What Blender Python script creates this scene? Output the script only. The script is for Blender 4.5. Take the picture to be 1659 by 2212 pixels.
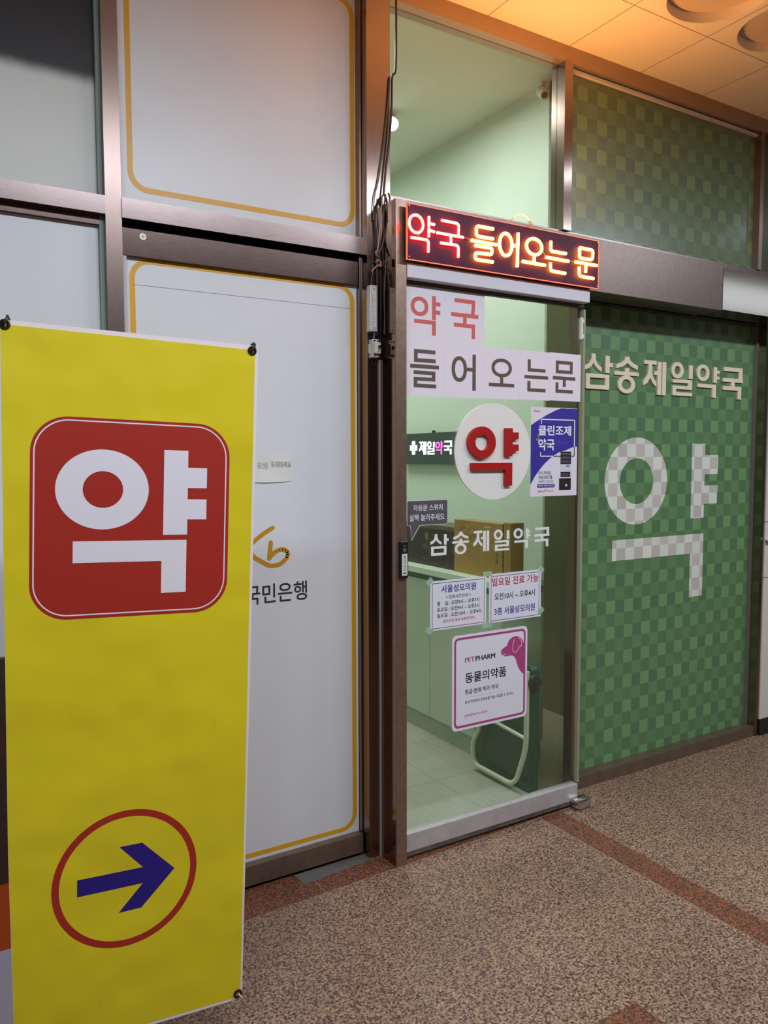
import bpy, bmesh, math, random
from mathutils import Vector, Matrix

random.seed(7)
S = bpy.context.scene
for o in list(bpy.data.objects):
    bpy.data.objects.remove(o)
COL = S.collection

# ------------------------------------------------------------------ camera
YAW, PITCH, ROLL = math.radians(31.25), math.radians(-3.876), math.radians(-0.146)
fwd = Vector((math.sin(YAW)*math.cos(PITCH), math.cos(YAW)*math.cos(PITCH), math.sin(PITCH)))
r0 = Vector((math.cos(YAW), -math.sin(YAW), 0)); u0 = r0.cross(fwd)
rt = math.cos(ROLL)*r0 + math.sin(ROLL)*u0
up = -math.sin(ROLL)*r0 + math.cos(ROLL)*u0
cam = bpy.data.cameras.new('camera')
cam.sensor_fit = 'VERTICAL'; cam.sensor_height = 36.0; cam.lens = 1682.3/2212*36.0
cam.clip_start = 0.05
co = bpy.data.objects.new('camera', cam); COL.objects.link(co)
M = Matrix((rt, up, -fwd)).transposed().to_4x4(); M.translation = Vector((0, -2.49, 1.5))
co.matrix_world = M
S.camera = co

# ------------------------------------------------------------------ view, world, lights
S.view_settings.view_transform = 'Standard'; S.view_settings.look = 'None'
S.view_settings.exposure = 0.0; S.view_settings.gamma = 1.0
S.view_settings.use_curve_mapping = False
W = bpy.data.worlds.new('world'); S.world = W; W.use_nodes = True
W.node_tree.nodes['Background'].inputs[0].default_value = (0.56, 0.54, 0.56, 1)
W.node_tree.nodes['Background'].inputs[1].default_value = 0.13


def area(name, loc, size, power, color=(1, 1, 1), rot=(0, 0, 0), shape='RECTANGLE', spread=None):
    l = bpy.data.lights.new(name, 'AREA'); l.shape = shape
    l.size = size[0]
    if shape in ('RECTANGLE', 'ELLIPSE'):
        l.size_y = size[1]
    l.energy = power; l.color = color
    if spread: l.spread = math.radians(spread)
    o = bpy.data.objects.new(name, l); COL.objects.link(o)
    o.location = loc; o.rotation_euler = rot
    return o


COOL = (0.80, 0.91, 1.0)
for x in (-0.6, 1.15, 2.9, 4.65):
    area('corridor_tube_light', (x, -2.15, 3.18), (1.2, 0.22), 46, COOL, spread=180)
area('corridor_panel_light', (7.6, -3.05, 3.18), (2.6, 1.0), 9.0, COOL)
for x, y in ((3.43, -1.03), (5.4, -1.1)):
    area('corridor_bulb_light', (x, y, 3.19), (0.11, 0.11), 1.5, COOL, shape='DISK')
# shop
GRN = (0.97, 1.0, 1.0)
area('shop_tube_light', (2.0, 1.3, 3.60), (1.2, 0.3), 37, GRN)
area('shop_tube_light', (1.9, 3.0, 3.60), (1.2, 0.3), 37, GRN)

# ------------------------------------------------------------------ materials
def lin(c):
    return tuple(((v/255.0)/12.92 if v/255.0 <= 0.04045 else ((v/255.0+0.055)/1.055)**2.4) for v in c)


MATS = {}
def mat(name, rgb, rough=0.5, metal=0.0, spec=0.5, coat=0.0, coat_r=0.1, emit=None, es=1.0, alpha=1.0, var=0.0, vscale=8.0, bump=0.0, bscale=60.0):
    if name in MATS: return MATS[name]
    m = bpy.data.materials.new(name); m.use_nodes = True
    nt = m.node_tree; b = nt.nodes['Principled BSDF']
    c = lin(rgb) + (1,)
    b.inputs['Base Color'].default_value = c
    b.inputs['Roughness'].default_value = rough; b.inputs['Metallic'].default_value = metal
    b.inputs['Specular IOR Level'].default_value = spec
    b.inputs['Coat Weight'].default_value = coat; b.inputs['Coat Roughness'].default_value = coat_r
    b.inputs['Alpha'].default_value = alpha
    if emit:
        b.inputs['Emission Color'].default_value = tuple(emit) + (1,); b.inputs['Emission Strength'].default_value = es
    if var or bump:
        tc = nt.nodes.new('ShaderNodeTexCoord')
    if var:
        n = nt.nodes.new('ShaderNodeTexNoise'); n.inputs['Scale'].default_value = vscale; n.inputs['Detail'].default_value = 6; n.inputs['Roughness'].default_value = 0.65
        nt.links.new(tc.outputs['Object'], n.inputs['Vector'])
        mx = nt.nodes.new('ShaderNodeMix'); mx.data_type = 'RGBA'
        r = nt.nodes.new('ShaderNodeValToRGB'); r.color_ramp.elements[0].position = 0.35; r.color_ramp.elements[1].position = 0.7
        nt.links.new(n.outputs['Fac'], r.inputs['Fac']); nt.links.new(r.outputs['Color'], mx.inputs['Factor'])
        mx.inputs['A'].default_value = tuple(x*(1-var) for x in c[:3]) + (1,)
        mx.inputs['B'].default_value = tuple(min(1, x*(1+var*0.5)) for x in c[:3]) + (1,)
        nt.links.new(mx.outputs['Result'], b.inputs['Base Color'])
    if bump:
        n2 = nt.nodes.new('ShaderNodeTexNoise'); n2.inputs['Scale'].default_value = bscale; n2.inputs['Detail'].default_value = 3
        nt.links.new(tc.outputs['Object'], n2.inputs['Vector'])
        bp = nt.nodes.new('ShaderNodeBump'); bp.inputs['Strength'].default_value = bump; bp.inputs['Distance'].default_value = 0.01
        nt.links.new(n2.outputs['Fac'], bp.inputs['Height']); nt.links.new(bp.outputs['Normal'], b.inputs['Normal'])
    MATS[name] = m
    return m


def steel(name, rgb, rough, stretch=(40, 40, 1.2), streak=0.12, dirt=0.0, dirt_rgb=(70, 48, 36), dscale=14.0, aniso=0.5, metal=1.0):
    """brushed stainless: streaked colour and roughness, optional mottled corrosion"""
    if name in MATS: return MATS[name]
    m = bpy.data.materials.new(name); m.use_nodes = True
    nt = m.node_tree; b = nt.nodes['Principled BSDF']
    b.inputs['Metallic'].default_value = metal
    tc = nt.nodes.new('ShaderNodeTexCoord'); mp = nt.nodes.new('ShaderNodeMapping')
    mp.inputs['Scale'].default_value = tuple(s*18 for s in stretch)
    nt.links.new(tc.outputs['Object'], mp.inputs['Vector'])
    n = nt.nodes.new('ShaderNodeTexNoise'); n.inputs['Scale'].default_value = 1.0; n.inputs['Detail'].default_value = 5
    nt.links.new(mp.outputs['Vector'], n.inputs['Vector'])
    mr = nt.nodes.new('ShaderNodeMapRange'); mr.inputs['From Min'].default_value = 0.3; mr.inputs['From Max'].default_value = 0.7
    mr.inputs['To Min'].default_value = max(0.03, rough-0.02); mr.inputs['To Max'].default_value = rough+0.03
    nt.links.new(n.outputs['Fac'], mr.inputs['Value']); nt.links.new(mr.outputs['Result'], b.inputs['Roughness'])
    c = lin(rgb)
    mx = nt.nodes.new('ShaderNodeMix'); mx.data_type = 'RGBA'
    mx.inputs['A'].default_value = tuple(v*(1-streak) for v in c)+(1,); mx.inputs['B'].default_value = tuple(min(1, v*(1+streak*0.4)) for v in c)+(1,)
    nt.links.new(n.outputs['Fac'], mx.inputs['Factor'])
    out = mx.outputs['Result']
    if dirt:
        n2 = nt.nodes.new('ShaderNodeTexNoise'); n2.inputs['Scale'].default_value = dscale; n2.inputs['Detail'].default_value = 8; n2.inputs['Roughness'].default_value = 0.75
        nt.links.new(tc.outputs['Object'], n2.inputs['Vector'])
        r = nt.nodes.new('ShaderNodeMapRange'); r.inputs['From Min'].default_value = 0.42; r.inputs['From Max'].default_value = 0.66; r.inputs['To Max'].default_value = dirt
        nt.links.new(n2.outputs['Fac'], r.inputs['Value'])
        m2 = nt.nodes.new('ShaderNodeMix'); m2.data_type = 'RGBA'; m2.inputs['B'].default_value = lin(dirt_rgb)+(1,)
        nt.links.new(r.outputs['Result'], m2.inputs['Factor']); nt.links.new(out, m2.inputs['A'])
        out = m2.outputs['Result']
    nt.links.new(out, b.inputs['Base Color'])
    b.inputs['Anisotropic'].default_value = aniso
    MATS[name] = m
    return m


def glass(name, tint, refl=1.0, rough=0.0, haze=0.0, haze_rgb=(150, 170, 150)):
    """clear pane that lets light pass straight through and reflects by angle"""
    if name in MATS: return MATS[name]
    m = bpy.data.materials.new(name); m.use_nodes = True
    nt = m.node_tree; nt.nodes.remove(nt.nodes['Principled BSDF']); out = nt.nodes['Material Output']
    t = nt.nodes.new('ShaderNodeBsdfTransparent'); t.inputs['Color'].default_value = tuple(tint)+(1,)
    g = nt.nodes.new('ShaderNodeBsdfGlossy'); g.inputs['Roughness'].default_value = rough
    geo = nt.nodes.new('ShaderNodeNewGeometry')
    ior = nt.nodes.new('ShaderNodeMapRange'); ior.inputs['To Min'].default_value = 1.5; ior.inputs['To Max'].default_value = 1/1.5
    nt.links.new(geo.outputs['Backfacing'], ior.inputs['Value'])
    f = nt.nodes.new('ShaderNodeFresnel'); nt.links.new(ior.outputs['Result'], f.inputs['IOR'])
    mu = nt.nodes.new('ShaderNodeMath'); mu.operation = 'MULTIPLY'; mu.inputs[1].default_value = refl
    nt.links.new(f.outputs['Fac'], mu.inputs[0])
    base = t.outputs[0]
    if haze:
        d = nt.nodes.new('ShaderNodeBsdfDiffuse'); d.inputs['Color'].default_value = lin(haze_rgb)+(1,)
        hm = nt.nodes.new('ShaderNodeMixShader'); hm.inputs[0].default_value = haze
        nt.links.new(t.outputs[0], hm.inputs[1]); nt.links.new(d.outputs[0], hm.inputs[2]); base = hm.outputs[0]
    mx = nt.nodes.new('ShaderNodeMixShader')
    nt.links.new(mu.outputs[0], mx.inputs[0]); nt.links.new(base, mx.inputs[1]); nt.links.new(g.outputs[0], mx.inputs[2])
    nt.links.new(mx.outputs[0], out.inputs['Surface'])
    MATS[name] = m
    return m


def node_math(nt, op, a, b=None, c=None):
    n = nt.nodes.new('ShaderNodeMath'); n.operation = op
    for i, v in enumerate((a, b, c)):
        if v is None: continue
        if isinstance(v, (int, float)): n.inputs[i].default_value = v
        else: nt.links.new(v, n.inputs[i])
    return n.outputs[0]


def mixc(nt, fac, a, b):
    n = nt.nodes.new('ShaderNodeMix'); n.data_type = 'RGBA'
    for key, v in (('Factor', fac), ('A', a), ('B', b)):
        if isinstance(v, tuple): n.inputs[key].default_value = v + (1,) if len(v) == 3 else v
        elif isinstance(v, (int, float)): n.inputs[key].default_value = v
        else: nt.links.new(v, n.inputs[key])
    return n.outputs['Result']


def world_xyz(nt):
    g = nt.nodes.new('ShaderNodeNewGeometry'); s = nt.nodes.new('ShaderNodeSeparateXYZ')
    nt.links.new(g.outputs['Position'], s.inputs[0])
    return g.outputs['Position'], s.outputs[0], s.outputs[1], s.outputs[2]


def check_film(name, x0, px, z0, pz, cols, rough=0.35, coat=0.5):
    """printed film of small squares: cols = (light, dark, mid, mid2)"""
    m = bpy.data.materials.new(name); m.use_nodes = True
    nt = m.node_tree; b = nt.nodes['Principled BSDF']
    pos, X, Y, Z = world_xyz(nt)
    ax = node_math(nt, 'FRACT', node_math(nt, 'DIVIDE', node_math(nt, 'SUBTRACT', X, x0-100*px), px))
    az = node_math(nt, 'FRACT', node_math(nt, 'DIVIDE', node_math(nt, 'SUBTRACT', Z, z0-100*pz), pz))
    A = node_math(nt, 'LESS_THAN', ax, 0.5); B = node_math(nt, 'LESS_THAN', az, 0.5)
    rowE = mixc(nt, A, lin(cols[1]), lin(cols[0])); rowO = mixc(nt, A, lin(cols[2]), lin(cols[3]))
    c = mixc(nt, B, rowO, rowE)
    # every square is printed a touch lighter or darker
    cell = nt.nodes.new('ShaderNodeCombineXYZ')
    nt.links.new(node_math(nt, 'FLOOR', node_math(nt, 'DIVIDE', node_math(nt, 'SUBTRACT', X, x0-100*px), px/2)), cell.inputs[0])
    nt.links.new(node_math(nt, 'FLOOR', node_math(nt, 'DIVIDE', node_math(nt, 'SUBTRACT', Z, z0-100*pz), pz/2)), cell.inputs[1])
    wn = nt.nodes.new('ShaderNodeTexWhiteNoise'); wn.noise_dimensions = '2D'; nt.links.new(cell.outputs[0], wn.inputs['Vector'])
    v = nt.nodes.new('ShaderNodeMapRange'); v.inputs['To Min'].default_value = 0.95; v.inputs['To Max'].default_value = 1.05
    nt.links.new(wn.outputs['Value'], v.inputs['Value'])
    vm = nt.nodes.new('ShaderNodeVectorMath'); vm.operation = 'SCALE'
    nt.links.new(c, vm.inputs[0]); nt.links.new(v.outputs['Result'], vm.inputs['Scale'])
    nt.links.new(vm.outputs[0], b.inputs['Base Color'])
    b.inputs['Roughness'].default_value = rough; b.inputs['Coat Weight'].default_value = coat; b.inputs['Coat Roughness'].default_value = 0.22
    return m


# ------------------------------------------------------------------ geometry helpers
class Frame:
    """a flat working plane: u to the viewer's right, v up, d out towards the viewer"""
    def __init__(s, o, u, v):
        s.o, s.u, s.v = Vector(o), Vector(u).normalized(), Vector(v).normalized(); s.n = s.u.cross(s.v)
    def __call__(s, u, v, d=0.0):
        return s.o + s.u*u + s.v*v + s.n*d


def fac(y):
    return Frame((0, y, 0), (1, 0, 0), (0, 0, 1))


def side(x):                       # a plane facing -X; u runs towards -Y
    return Frame((x, 0, 0), (0, -1, 0), (0, 0, 1))


def prism(bm, fr, pts, d0, d1):
    """outline pts (counter clockwise seen from the viewer) between depths d0 and d1"""
    if sum(pts[i][0]*pts[(i+1) % len(pts)][1]-pts[(i+1) % len(pts)][0]*pts[i][1] for i in range(len(pts))) < 0:
        pts = pts[::-1]
    a = [bm.verts.new(fr(u, v, d0)) for u, v in pts]; b = [bm.verts.new(fr(u, v, d1)) for u, v in pts]
    bm.faces.new(b); bm.faces.new(a[::-1])
    n = len(pts)
    for i in range(n):
        bm.faces.new((a[i], a[(i+1) % n], b[(i+1) % n], b[i]))


def rect(bm, fr, x0, z0, x1, z1, d0, d1):
    prism(bm, fr, [(x0, z0), (x1, z0), (x1, z1), (x0, z1)], d0, d1)


def rrect_pts(x0, z0, x1, z1, r, n=10):
    p = []
    for cx, cz, a0 in ((x1-r, z1-r, 0), (x0+r, z1-r, 90), (x0+r, z0+r, 180), (x1-r, z0+r, 270)):
        for k in range(n+1):
            a = math.radians(a0+90*k/n); p.append((cx+r*math.cos(a), cz+r*math.sin(a)))
    return p


def band(bm, fr, outer, inner, d0, d1):
    """closed band between two outlines with as many points each"""
    n = len(outer)
    o1 = [bm.verts.new(fr(u, v, d1)) for u, v in outer]; i1 = [bm.verts.new(fr(u, v, d1)) for u, v in inner]
    o0 = [bm.verts.new(fr(u, v, d0)) for u, v in outer]; i0 = [bm.verts.new(fr(u, v, d0)) for u, v in inner]
    for k in range(n):
        j = (k+1) % n
        bm.faces.new((o1[k], o1[j], i1[j], i1[k])); bm.faces.new((o0[j], o0[k], i0[k], i0[j]))
        bm.faces.new((o0[k], o0[j], o1[j], o1[k])); bm.faces.new((i0[j], i0[k], i1[k], i1[j]))


def ell(cx, cz, rx, rz, n=64):
    return [(cx+rx*math.cos(2*math.pi*k/n), cz+rz*math.sin(2*math.pi*k/n)) for k in range(n)]


def ring(bm, fr, cx, cz, rx, rz, ix, iz, d0, d1, n=64):
    band(bm, fr, ell(cx, cz, rx, rz, n), ell(cx, cz, ix, iz, n), d0, d1)


def box(bm, x0, y0, z0, x1, y1, z1, bev=0.0, seg=2):
    t = bmesh.new()
    vs = [t.verts.new((x, y, z)) for x in (x0, x1) for y in (y0, y1) for z in (z0, z1)]
    for f in ((0, 1, 3, 2), (4, 6, 7, 5), (0, 4, 5, 1), (2, 3, 7, 6), (0, 2, 6, 4), (1, 5, 7, 3)):
        t.faces.new([vs[i] for i in f])
    if bev:
        bmesh.ops.bevel(t, geom=list(t.edges), offset=bev, segments=seg, profile=0.5, affect='EDGES')
    join(bm, t)


def join(bm, t):
    me = bpy.data.meshes.new('t'); t.to_mesh(me); t.free(); bm.from_mesh(me); bpy.data.meshes.remove(me)


def stroke(bm, fr, pts, w, d0, d1, caps=True, closed=False):
    """flat line of width w through pts"""
    P = [Vector(p) for p in pts]
    seq = list(zip(P, P[1:])) + ([(P[-1], P[0])] if closed else [])
    for k, (a, b) in enumerate(seq):
        t = (b-a); 
        if t.length < 1e-6: continue
        t.normalize(); n = Vector((-t.y, t.x))*w/2
        prism(bm, fr, [tuple(a-n), tuple(b-n), tuple(b+n), tuple(a+n)], d0, d1+1.2e-5*(k % 3))
    for i, p in enumerate(P):
        if caps or 0 < i < len(P)-1:
            prism(bm, fr, ell(p.x, p.y, w/2, w/2, 14), d0, d1+4e-5+1.2e-5*(i % 3))


def tube(bm, pts, r, smooth=True, closed=False, res=10, sub=8):
    """round bar along 3D pts"""
    P = [Vector(p) for p in pts]
    if smooth and len(P) > 2:
        Q = []
        n = len(P)
        rng = range(n if closed else n-1)
        for i in rng:
            p0 = P[(i-1) % n] if closed or i > 0 else P[i]; p1 = P[i]; p2 = P[(i+1) % n]; p3 = P[(i+2) % n] if closed or i+2 < n else p2
            for k in range(sub):
                t = k/sub
                Q.append(0.5*((2*p1)+(p2-p0)*t+(2*p0-5*p1+4*p2-p3)*t*t+(3*p1-p0-3*p2+p3)*t**3))
        if not closed: Q.append(P[-1])
        P = Q
    n = len(P); rings = []
    prev = None
    for i, p in enumerate(P):
        t = (P[(i+1) % n]-P[i-1]) if closed or 0 < i < n-1 else (P[1]-P[0] if i == 0 else P[-1]-P[-2])
        t.normalize()
        a = (prev - t*prev.dot(t)) if prev else t.orthogonal()
        if a.length < 1e-6: a = t.orthogonal()
        a.normalize(); prev = a; b = t.cross(a)
        rings.append([bm.verts.new(p+(a*math.cos(2*math.pi*k/res)+b*math.sin(2*math.pi*k/res))*r) for k in range(res)])
    for i in range(n if closed else n-1):
        A, B = rings[i], rings[(i+1) % n]
        for k in range(res):
            bm.faces.new((A[k], A[(k+1) % res], B[(k+1) % res], B[k]))
    if not closed:
        bm.faces.new(rings[0][::-1]); bm.faces.new(rings[-1])


def round_corners(pts, r, n=5):
    """polyline with its corners rounded off"""
    out = [Vector(pts[0])]
    for i in range(1, len(pts)-1):
        p, a, b = Vector(pts[i]), Vector(pts[i-1]), Vector(pts[i+1])
        ra = min(r, (a-p).length*0.45, (b-p).length*0.45)
        s, e = p+(a-p).normalized()*ra, p+(b-p).normalized()*ra
        for k in range(n+1):
            t = k/n; out.append((1-t)**2*s+2*t*(1-t)*p+t*t*e)
    out.append(Vector(pts[-1]))
    return out


def lathe(bm, c, axis, prof, n=24, caps=True):
    """profile [(radius, along axis)] turned about axis through c"""
    ax = Vector(axis).normalized(); a = ax.orthogonal().normalized(); b = ax.cross(a); c = Vector(c)
    R = [[bm.verts.new(c+ax*h+(a*math.cos(2*math.pi*k/n)+b*math.sin(2*math.pi*k/n))*max(r, 1e-5)) for k in range(n)] for r, h in prof]
    for A, B in zip(R, R[1:]):
        for k in range(n):
            bm.faces.new((A[k], A[(k+1) % n], B[(k+1) % n], B[k]))
    if caps:
        bm.faces.new(R[0][::-1]); bm.faces.new(R[-1])
    else:
        for k in range(n): bm.faces.new((R[-1][k], R[-1][(k+1) % n], R[0][(k+1) % n], R[0][k]))


def text(bm, fr, body, bx, d0, d1, bold=0.0):
    """lettering fitted into bx = (u0, v0, u1, v1)"""
    c = bpy.data.curves.new('t', 'FONT'); c.body = body; c.resolution_u = 4 if len(body) > 3 else 8
    c.offset = bold; c.extrude = 0.05; c.space_line = 1.0
    o = bpy.data.objects.new('t', c); COL.objects.link(o)
    me = bpy.data.meshes.new_from_object(o.evaluated_get(bpy.context.evaluated_depsgraph_get()))
    xs = [v.co.x for v in me.vertices]; ys = [v.co.y for v in me.vertices]
    x0, x1, y0, y1 = min(xs), max(xs), min(ys), max(ys)
    sx = (bx[2]-bx[0])/max(1e-6, x1-x0); sy = (bx[3]-bx[1])/max(1e-6, y1-y0)
    vs = [bm.verts.new(fr(bx[0]+(v.co.x-x0)*sx, bx[1]+(v.co.y-y0)*sy, d1 if v.co.z > 0 else d0)) for v in me.vertices]
    for p in me.polygons:
        try: bm.faces.new([vs[i] for i in p.vertices])
        except ValueError: pass
    bpy.data.objects.remove(o); bpy.data.curves.remove(c); bpy.data.meshes.remove(me)


def tag(o, label=None, cat=None, group=None, kind=None):
    if label: o['label'] = label
    if cat: o['category'] = cat
    if group: o['group'] = group
    if kind: o['kind'] = kind
    return o


def thing(name, label, cat, loc, group=None, kind=None):
    o = bpy.data.objects.new(name, None); COL.objects.link(o); o.location = loc; o.empty_display_size = 0.05
    return tag(o, label, cat, group, kind)


def origin_of(o):
    p = Vector((0, 0, 0))
    while o is not None:
        p += o.location; o = o.parent
    return p


def obj(name, bm, m, parent=None, loc=None, smooth=False, normals=True):
    """link a bmesh (in world coordinates) as one mesh object"""
    if normals: bmesh.ops.recalc_face_normals(bm, faces=bm.faces)
    base = origin_of(parent) if parent is not None else Vector(loc if loc else (0, 0, 0))
    bmesh.ops.translate(bm, verts=bm.verts, vec=-base)
    me = bpy.data.meshes.new(name); bm.to_mesh(me); bm.free()
    me.materials.append(m)
    if smooth:
        for p in me.polygons: p.use_smooth = True
        try: me.set_sharp_from_angle(angle=math.radians(40))
        except Exception: pass
    o = bpy.data.objects.new(name, me); COL.objects.link(o)
    if parent is not None: o.parent = parent
    else: o.location = base
    return o


def B(): return bmesh.new()


def boxes(*bs, bev=0.0):
    bm = B()
    for b in bs: box(bm, *b, bev=bev)
    return bm


def struct(name, bm, m, label, cat):
    return tag(obj(name, bm, m), label, cat, None, 'structure')


# ------------------------------------------------------------------ palette
ST = steel('stainless', (150, 130, 124), 0.34, dirt=0.10, dirt_rgb=(130, 110, 102), dscale=9)
ST_MIR = steel('stainless_mirror', (156, 138, 130), 0.20, dirt=0.08, dirt_rgb=(130, 110, 98), dscale=9)
ST_H = steel('stainless_rail', (136, 120, 118), 0.28, stretch=(1.2, 40, 40), dirt=0.10, dirt_rgb=(104, 88, 84), dscale=12)
ST_DARK = steel('stainless_dark', (112, 94, 90), 0.26, stretch=(1.2, 40, 40), dirt=0.12, dirt_rgb=(84, 66, 60), dscale=12)
ST_SIDE = steel('stainless_jamb_side', (150, 128, 114), 0.07, streak=0.04, dirt=0.06, dirt_rgb=(80, 62, 52), dscale=9)
ST_RUST = steel('stainless_corroded', (152, 126, 112), 0.36, streak=0.1, dirt=0.5, dirt_rgb=(112, 84, 68), dscale=40, aniso=0.0, metal=0.72)
ST_HEAD = steel('stainless_header', (118, 102, 96), 0.36, stretch=(1.2, 40, 40), dirt=0.22, dirt_rgb=(150, 136, 128), dscale=60, aniso=0.0, metal=0.8)
ST_SILL = steel('stainless_sill', (132, 114, 98), 0.34, stretch=(1.2, 40, 40), dirt=0.5, dirt_rgb=(92, 72, 58), dscale=10, aniso=0.0, metal=0.6)
ALU = mat('pale_anodised', (200, 192, 196), 0.4, 0.0, var=0.1, vscale=12)
WFILM = mat('white_film', (224, 224, 228), 0.38, coat=0.25, coat_r=0.3, var=0.03, vscale=3)
YOUT = mat('ochre_film', (222, 164, 26), 0.4, coat=0.2, coat_r=0.3)
BLACK = mat('black_plastic', (24, 22, 22), 0.35)
CABLE = mat('brown_cable', (58, 26, 24), 0.4)
WPL = mat('white_plastic', (214, 212, 206), 0.4)
PAPER = mat('paper', (226, 217, 228), 0.6)
WHITE = mat('white_print', (236, 234, 240), 0.5)
INK = mat('black_ink', (26, 24, 26), 0.5)
NAVY = mat('navy_ink', (38, 34, 128), 0.5)
REDI = mat('red_ink', (176, 34, 44), 0.5)
CHROME = mat('chrome', (210, 208, 206), 0.08, 1.0)

# ------------------------------------------------------------------ floor, ceiling, walls
def granite():
    m = bpy.data.materials.new('speckled_granite'); m.use_nodes = True
    nt = m.node_tree; b = nt.nodes['Principled BSDF']
    pos, X, Y, Z = world_xyz(nt)
    n = nt.nodes.new('ShaderNodeTexNoise'); n.inputs['Scale'].default_value = 132; n.inputs['Detail'].default_value = 3.5; n.inputs['Roughness'].default_value = 0.62
    nt.links.new(pos, n.inputs['Vector'])
    v = nt.nodes.new('ShaderNodeTexVoronoi'); v.inputs['Scale'].default_value = 170; nt.links.new(pos, v.inputs['Vector'])
    sv = nt.nodes.new('ShaderNodeSeparateColor'); nt.links.new(v.outputs['Color'], sv.inputs[0])
    f = node_math(nt, 'ADD', n.outputs['Fac'], node_math(nt, 'MULTIPLY', node_math(nt, 'SUBTRACT', sv.outputs[0], 0.5), 0.26))
    def ramp(cols):
        r = nt.nodes.new('ShaderNodeValToRGB'); e = r.color_ramp.elements
        while len(e) < len(cols): e.new(0.5)
        for k, (p, c) in enumerate(cols): e[k].position = p; e[k].color = lin(c)+(1,)
        nt.links.new(f, r.inputs['Fac']); return r.outputs['Color']
    tan = ramp([(0.28, (58, 42, 42)), (0.41, (88, 66, 60)), (0.50, (136, 108, 90)), (0.60, (158, 130, 104)), (0.76, (182, 154, 128))])
    red = ramp([(0.28, (54, 42, 38)), (0.42, (82, 58, 46)), (0.51, (116, 72, 52)), (0.62, (138, 86, 60)), (0.76, (156, 104, 76))])
    def between(a, lo, hi):
        return node_math(nt, 'MULTIPLY', node_math(nt, 'GREATER_THAN', a, lo), node_math(nt, 'LESS_THAN', a, hi))
    ye = node_math(nt, 'ADD', Y, node_math(nt, 'MULTIPLY', node_math(nt, 'SUBTRACT', X, 0.9), -0.036))
    s1 = node_math(nt, 'MULTIPLY', between(ye, -0.165, 0.05), node_math(nt, 'LESS_THAN', X, 2.32))
    s2 = node_math(nt, 'MULTIPLY', between(X, 2.201, 2.316), node_math(nt, 'LESS_THAN', Y, -0.113))
    s3 = node_math(nt, 'MULTIPLY', between(Y, -1.21, -1.09), node_math(nt, 'LESS_THAN', X, 1.66))
    s4 = node_math(nt, 'MULTIPLY', between(X, 1.545, 1.66), node_math(nt, 'LESS_THAN', Y, -1.09))
    st = node_math(nt, 'MINIMUM', node_math(nt, 'ADD', node_math(nt, 'ADD', s1, s2), node_math(nt, 'ADD', s3, s4)), 1.0)
    c = mixc(nt, st, tan, red)
    # thin slab joints
    def line(a, at, w=0.0016):
        return node_math(nt, 'LESS_THAN', node_math(nt, 'ABSOLUTE', node_math(nt, 'SUBTRACT', a, at)), w)
    j = line(X, 2.199)
    for extra in (node_math(nt, 'MULTIPLY', line(Y, -0.485), node_math(nt, 'GREATER_THAN', X, 2.318)), node_math(nt, 'MULTIPLY', line(Y, -0.665), node_math(nt, 'LESS_THAN', X, 2.2)),
                  line(ye, -0.166), node_math(nt, 'MULTIPLY', line(X, 1.178), node_math(nt, 'LESS_THAN', X, 2.2)), node_math(nt, 'MULTIPLY', line(X, 2.93), 1.0)):
        j = node_math(nt, 'MAXIMUM', j, extra)
    c = mixc(nt, node_math(nt, 'MULTIPLY', j, 0.65), c, lin((150, 136, 122)))
    # broad worn patches
    n2 = nt.nodes.new('ShaderNodeTexNoise'); n2.inputs['Scale'].default_value = 2.2; n2.inputs['Detail'].default_value = 4; nt.links.new(pos, n2.inputs['Vector'])
    mr = nt.nodes.new('ShaderNodeMapRange'); mr.inputs['From Min'].default_value = 0.3; mr.inputs['From Max'].default_value = 0.7; mr.inputs['To Min'].default_value = 0.86; mr.inputs['To Max'].default_value = 1.06
    nt.links.new(n2.outputs['Fac'], mr.inputs['Value'])
    vm = nt.nodes.new('ShaderNodeVectorMath'); vm.operation = 'SCALE'; nt.links.new(c, vm.inputs[0]); nt.links.new(mr.outputs['Result'], vm.inputs['Scale'])
    nt.links.new(vm.outputs[0], b.inputs['Base Color']); b.inputs['Roughness'].default_value = 0.42; b.inputs['Specular IOR Level'].default_value = 0.35
    return m


def ceiling_tiles():
    m = bpy.data.materials.new('ceiling_tiles'); m.use_nodes = True
    nt = m.node_tree; b = nt.nodes['Principled BSDF']
    pos, X, Y, Z = world_xyz(nt)
    def joint(a, at, pitch, w):
        f = node_math(nt, 'FRACT', node_math(nt, 'DIVIDE', node_math(nt, 'SUBTRACT', a, at-100*pitch-pitch/2), pitch))
        return node_math(nt, 'LESS_THAN', node_math(nt, 'ABSOLUTE', node_math(nt, 'SUBTRACT', f, 0.5)), w/pitch/2)
    j = node_math(nt, 'MAXIMUM', joint(X, 2.427, 0.435, 0.0045), joint(Y, -0.342, 0.435, 0.0045))
    n = nt.nodes.new('ShaderNodeTexNoise'); n.inputs['Scale'].default_value = 260; nt.links.new(pos, n.inputs['Vector'])
    c0 = mixc(nt, n.outputs['Fac'], lin((214, 204, 192)), lin((232, 224, 214)))
    c = mixc(nt, node_math(nt, 'MULTIPLY', j, 0.75), c0, lin((96, 74, 60)))
    nt.links.new(c, b.inputs['Base Color']); b.inputs['Roughness'].default_value = 0.75
    return m


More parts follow.
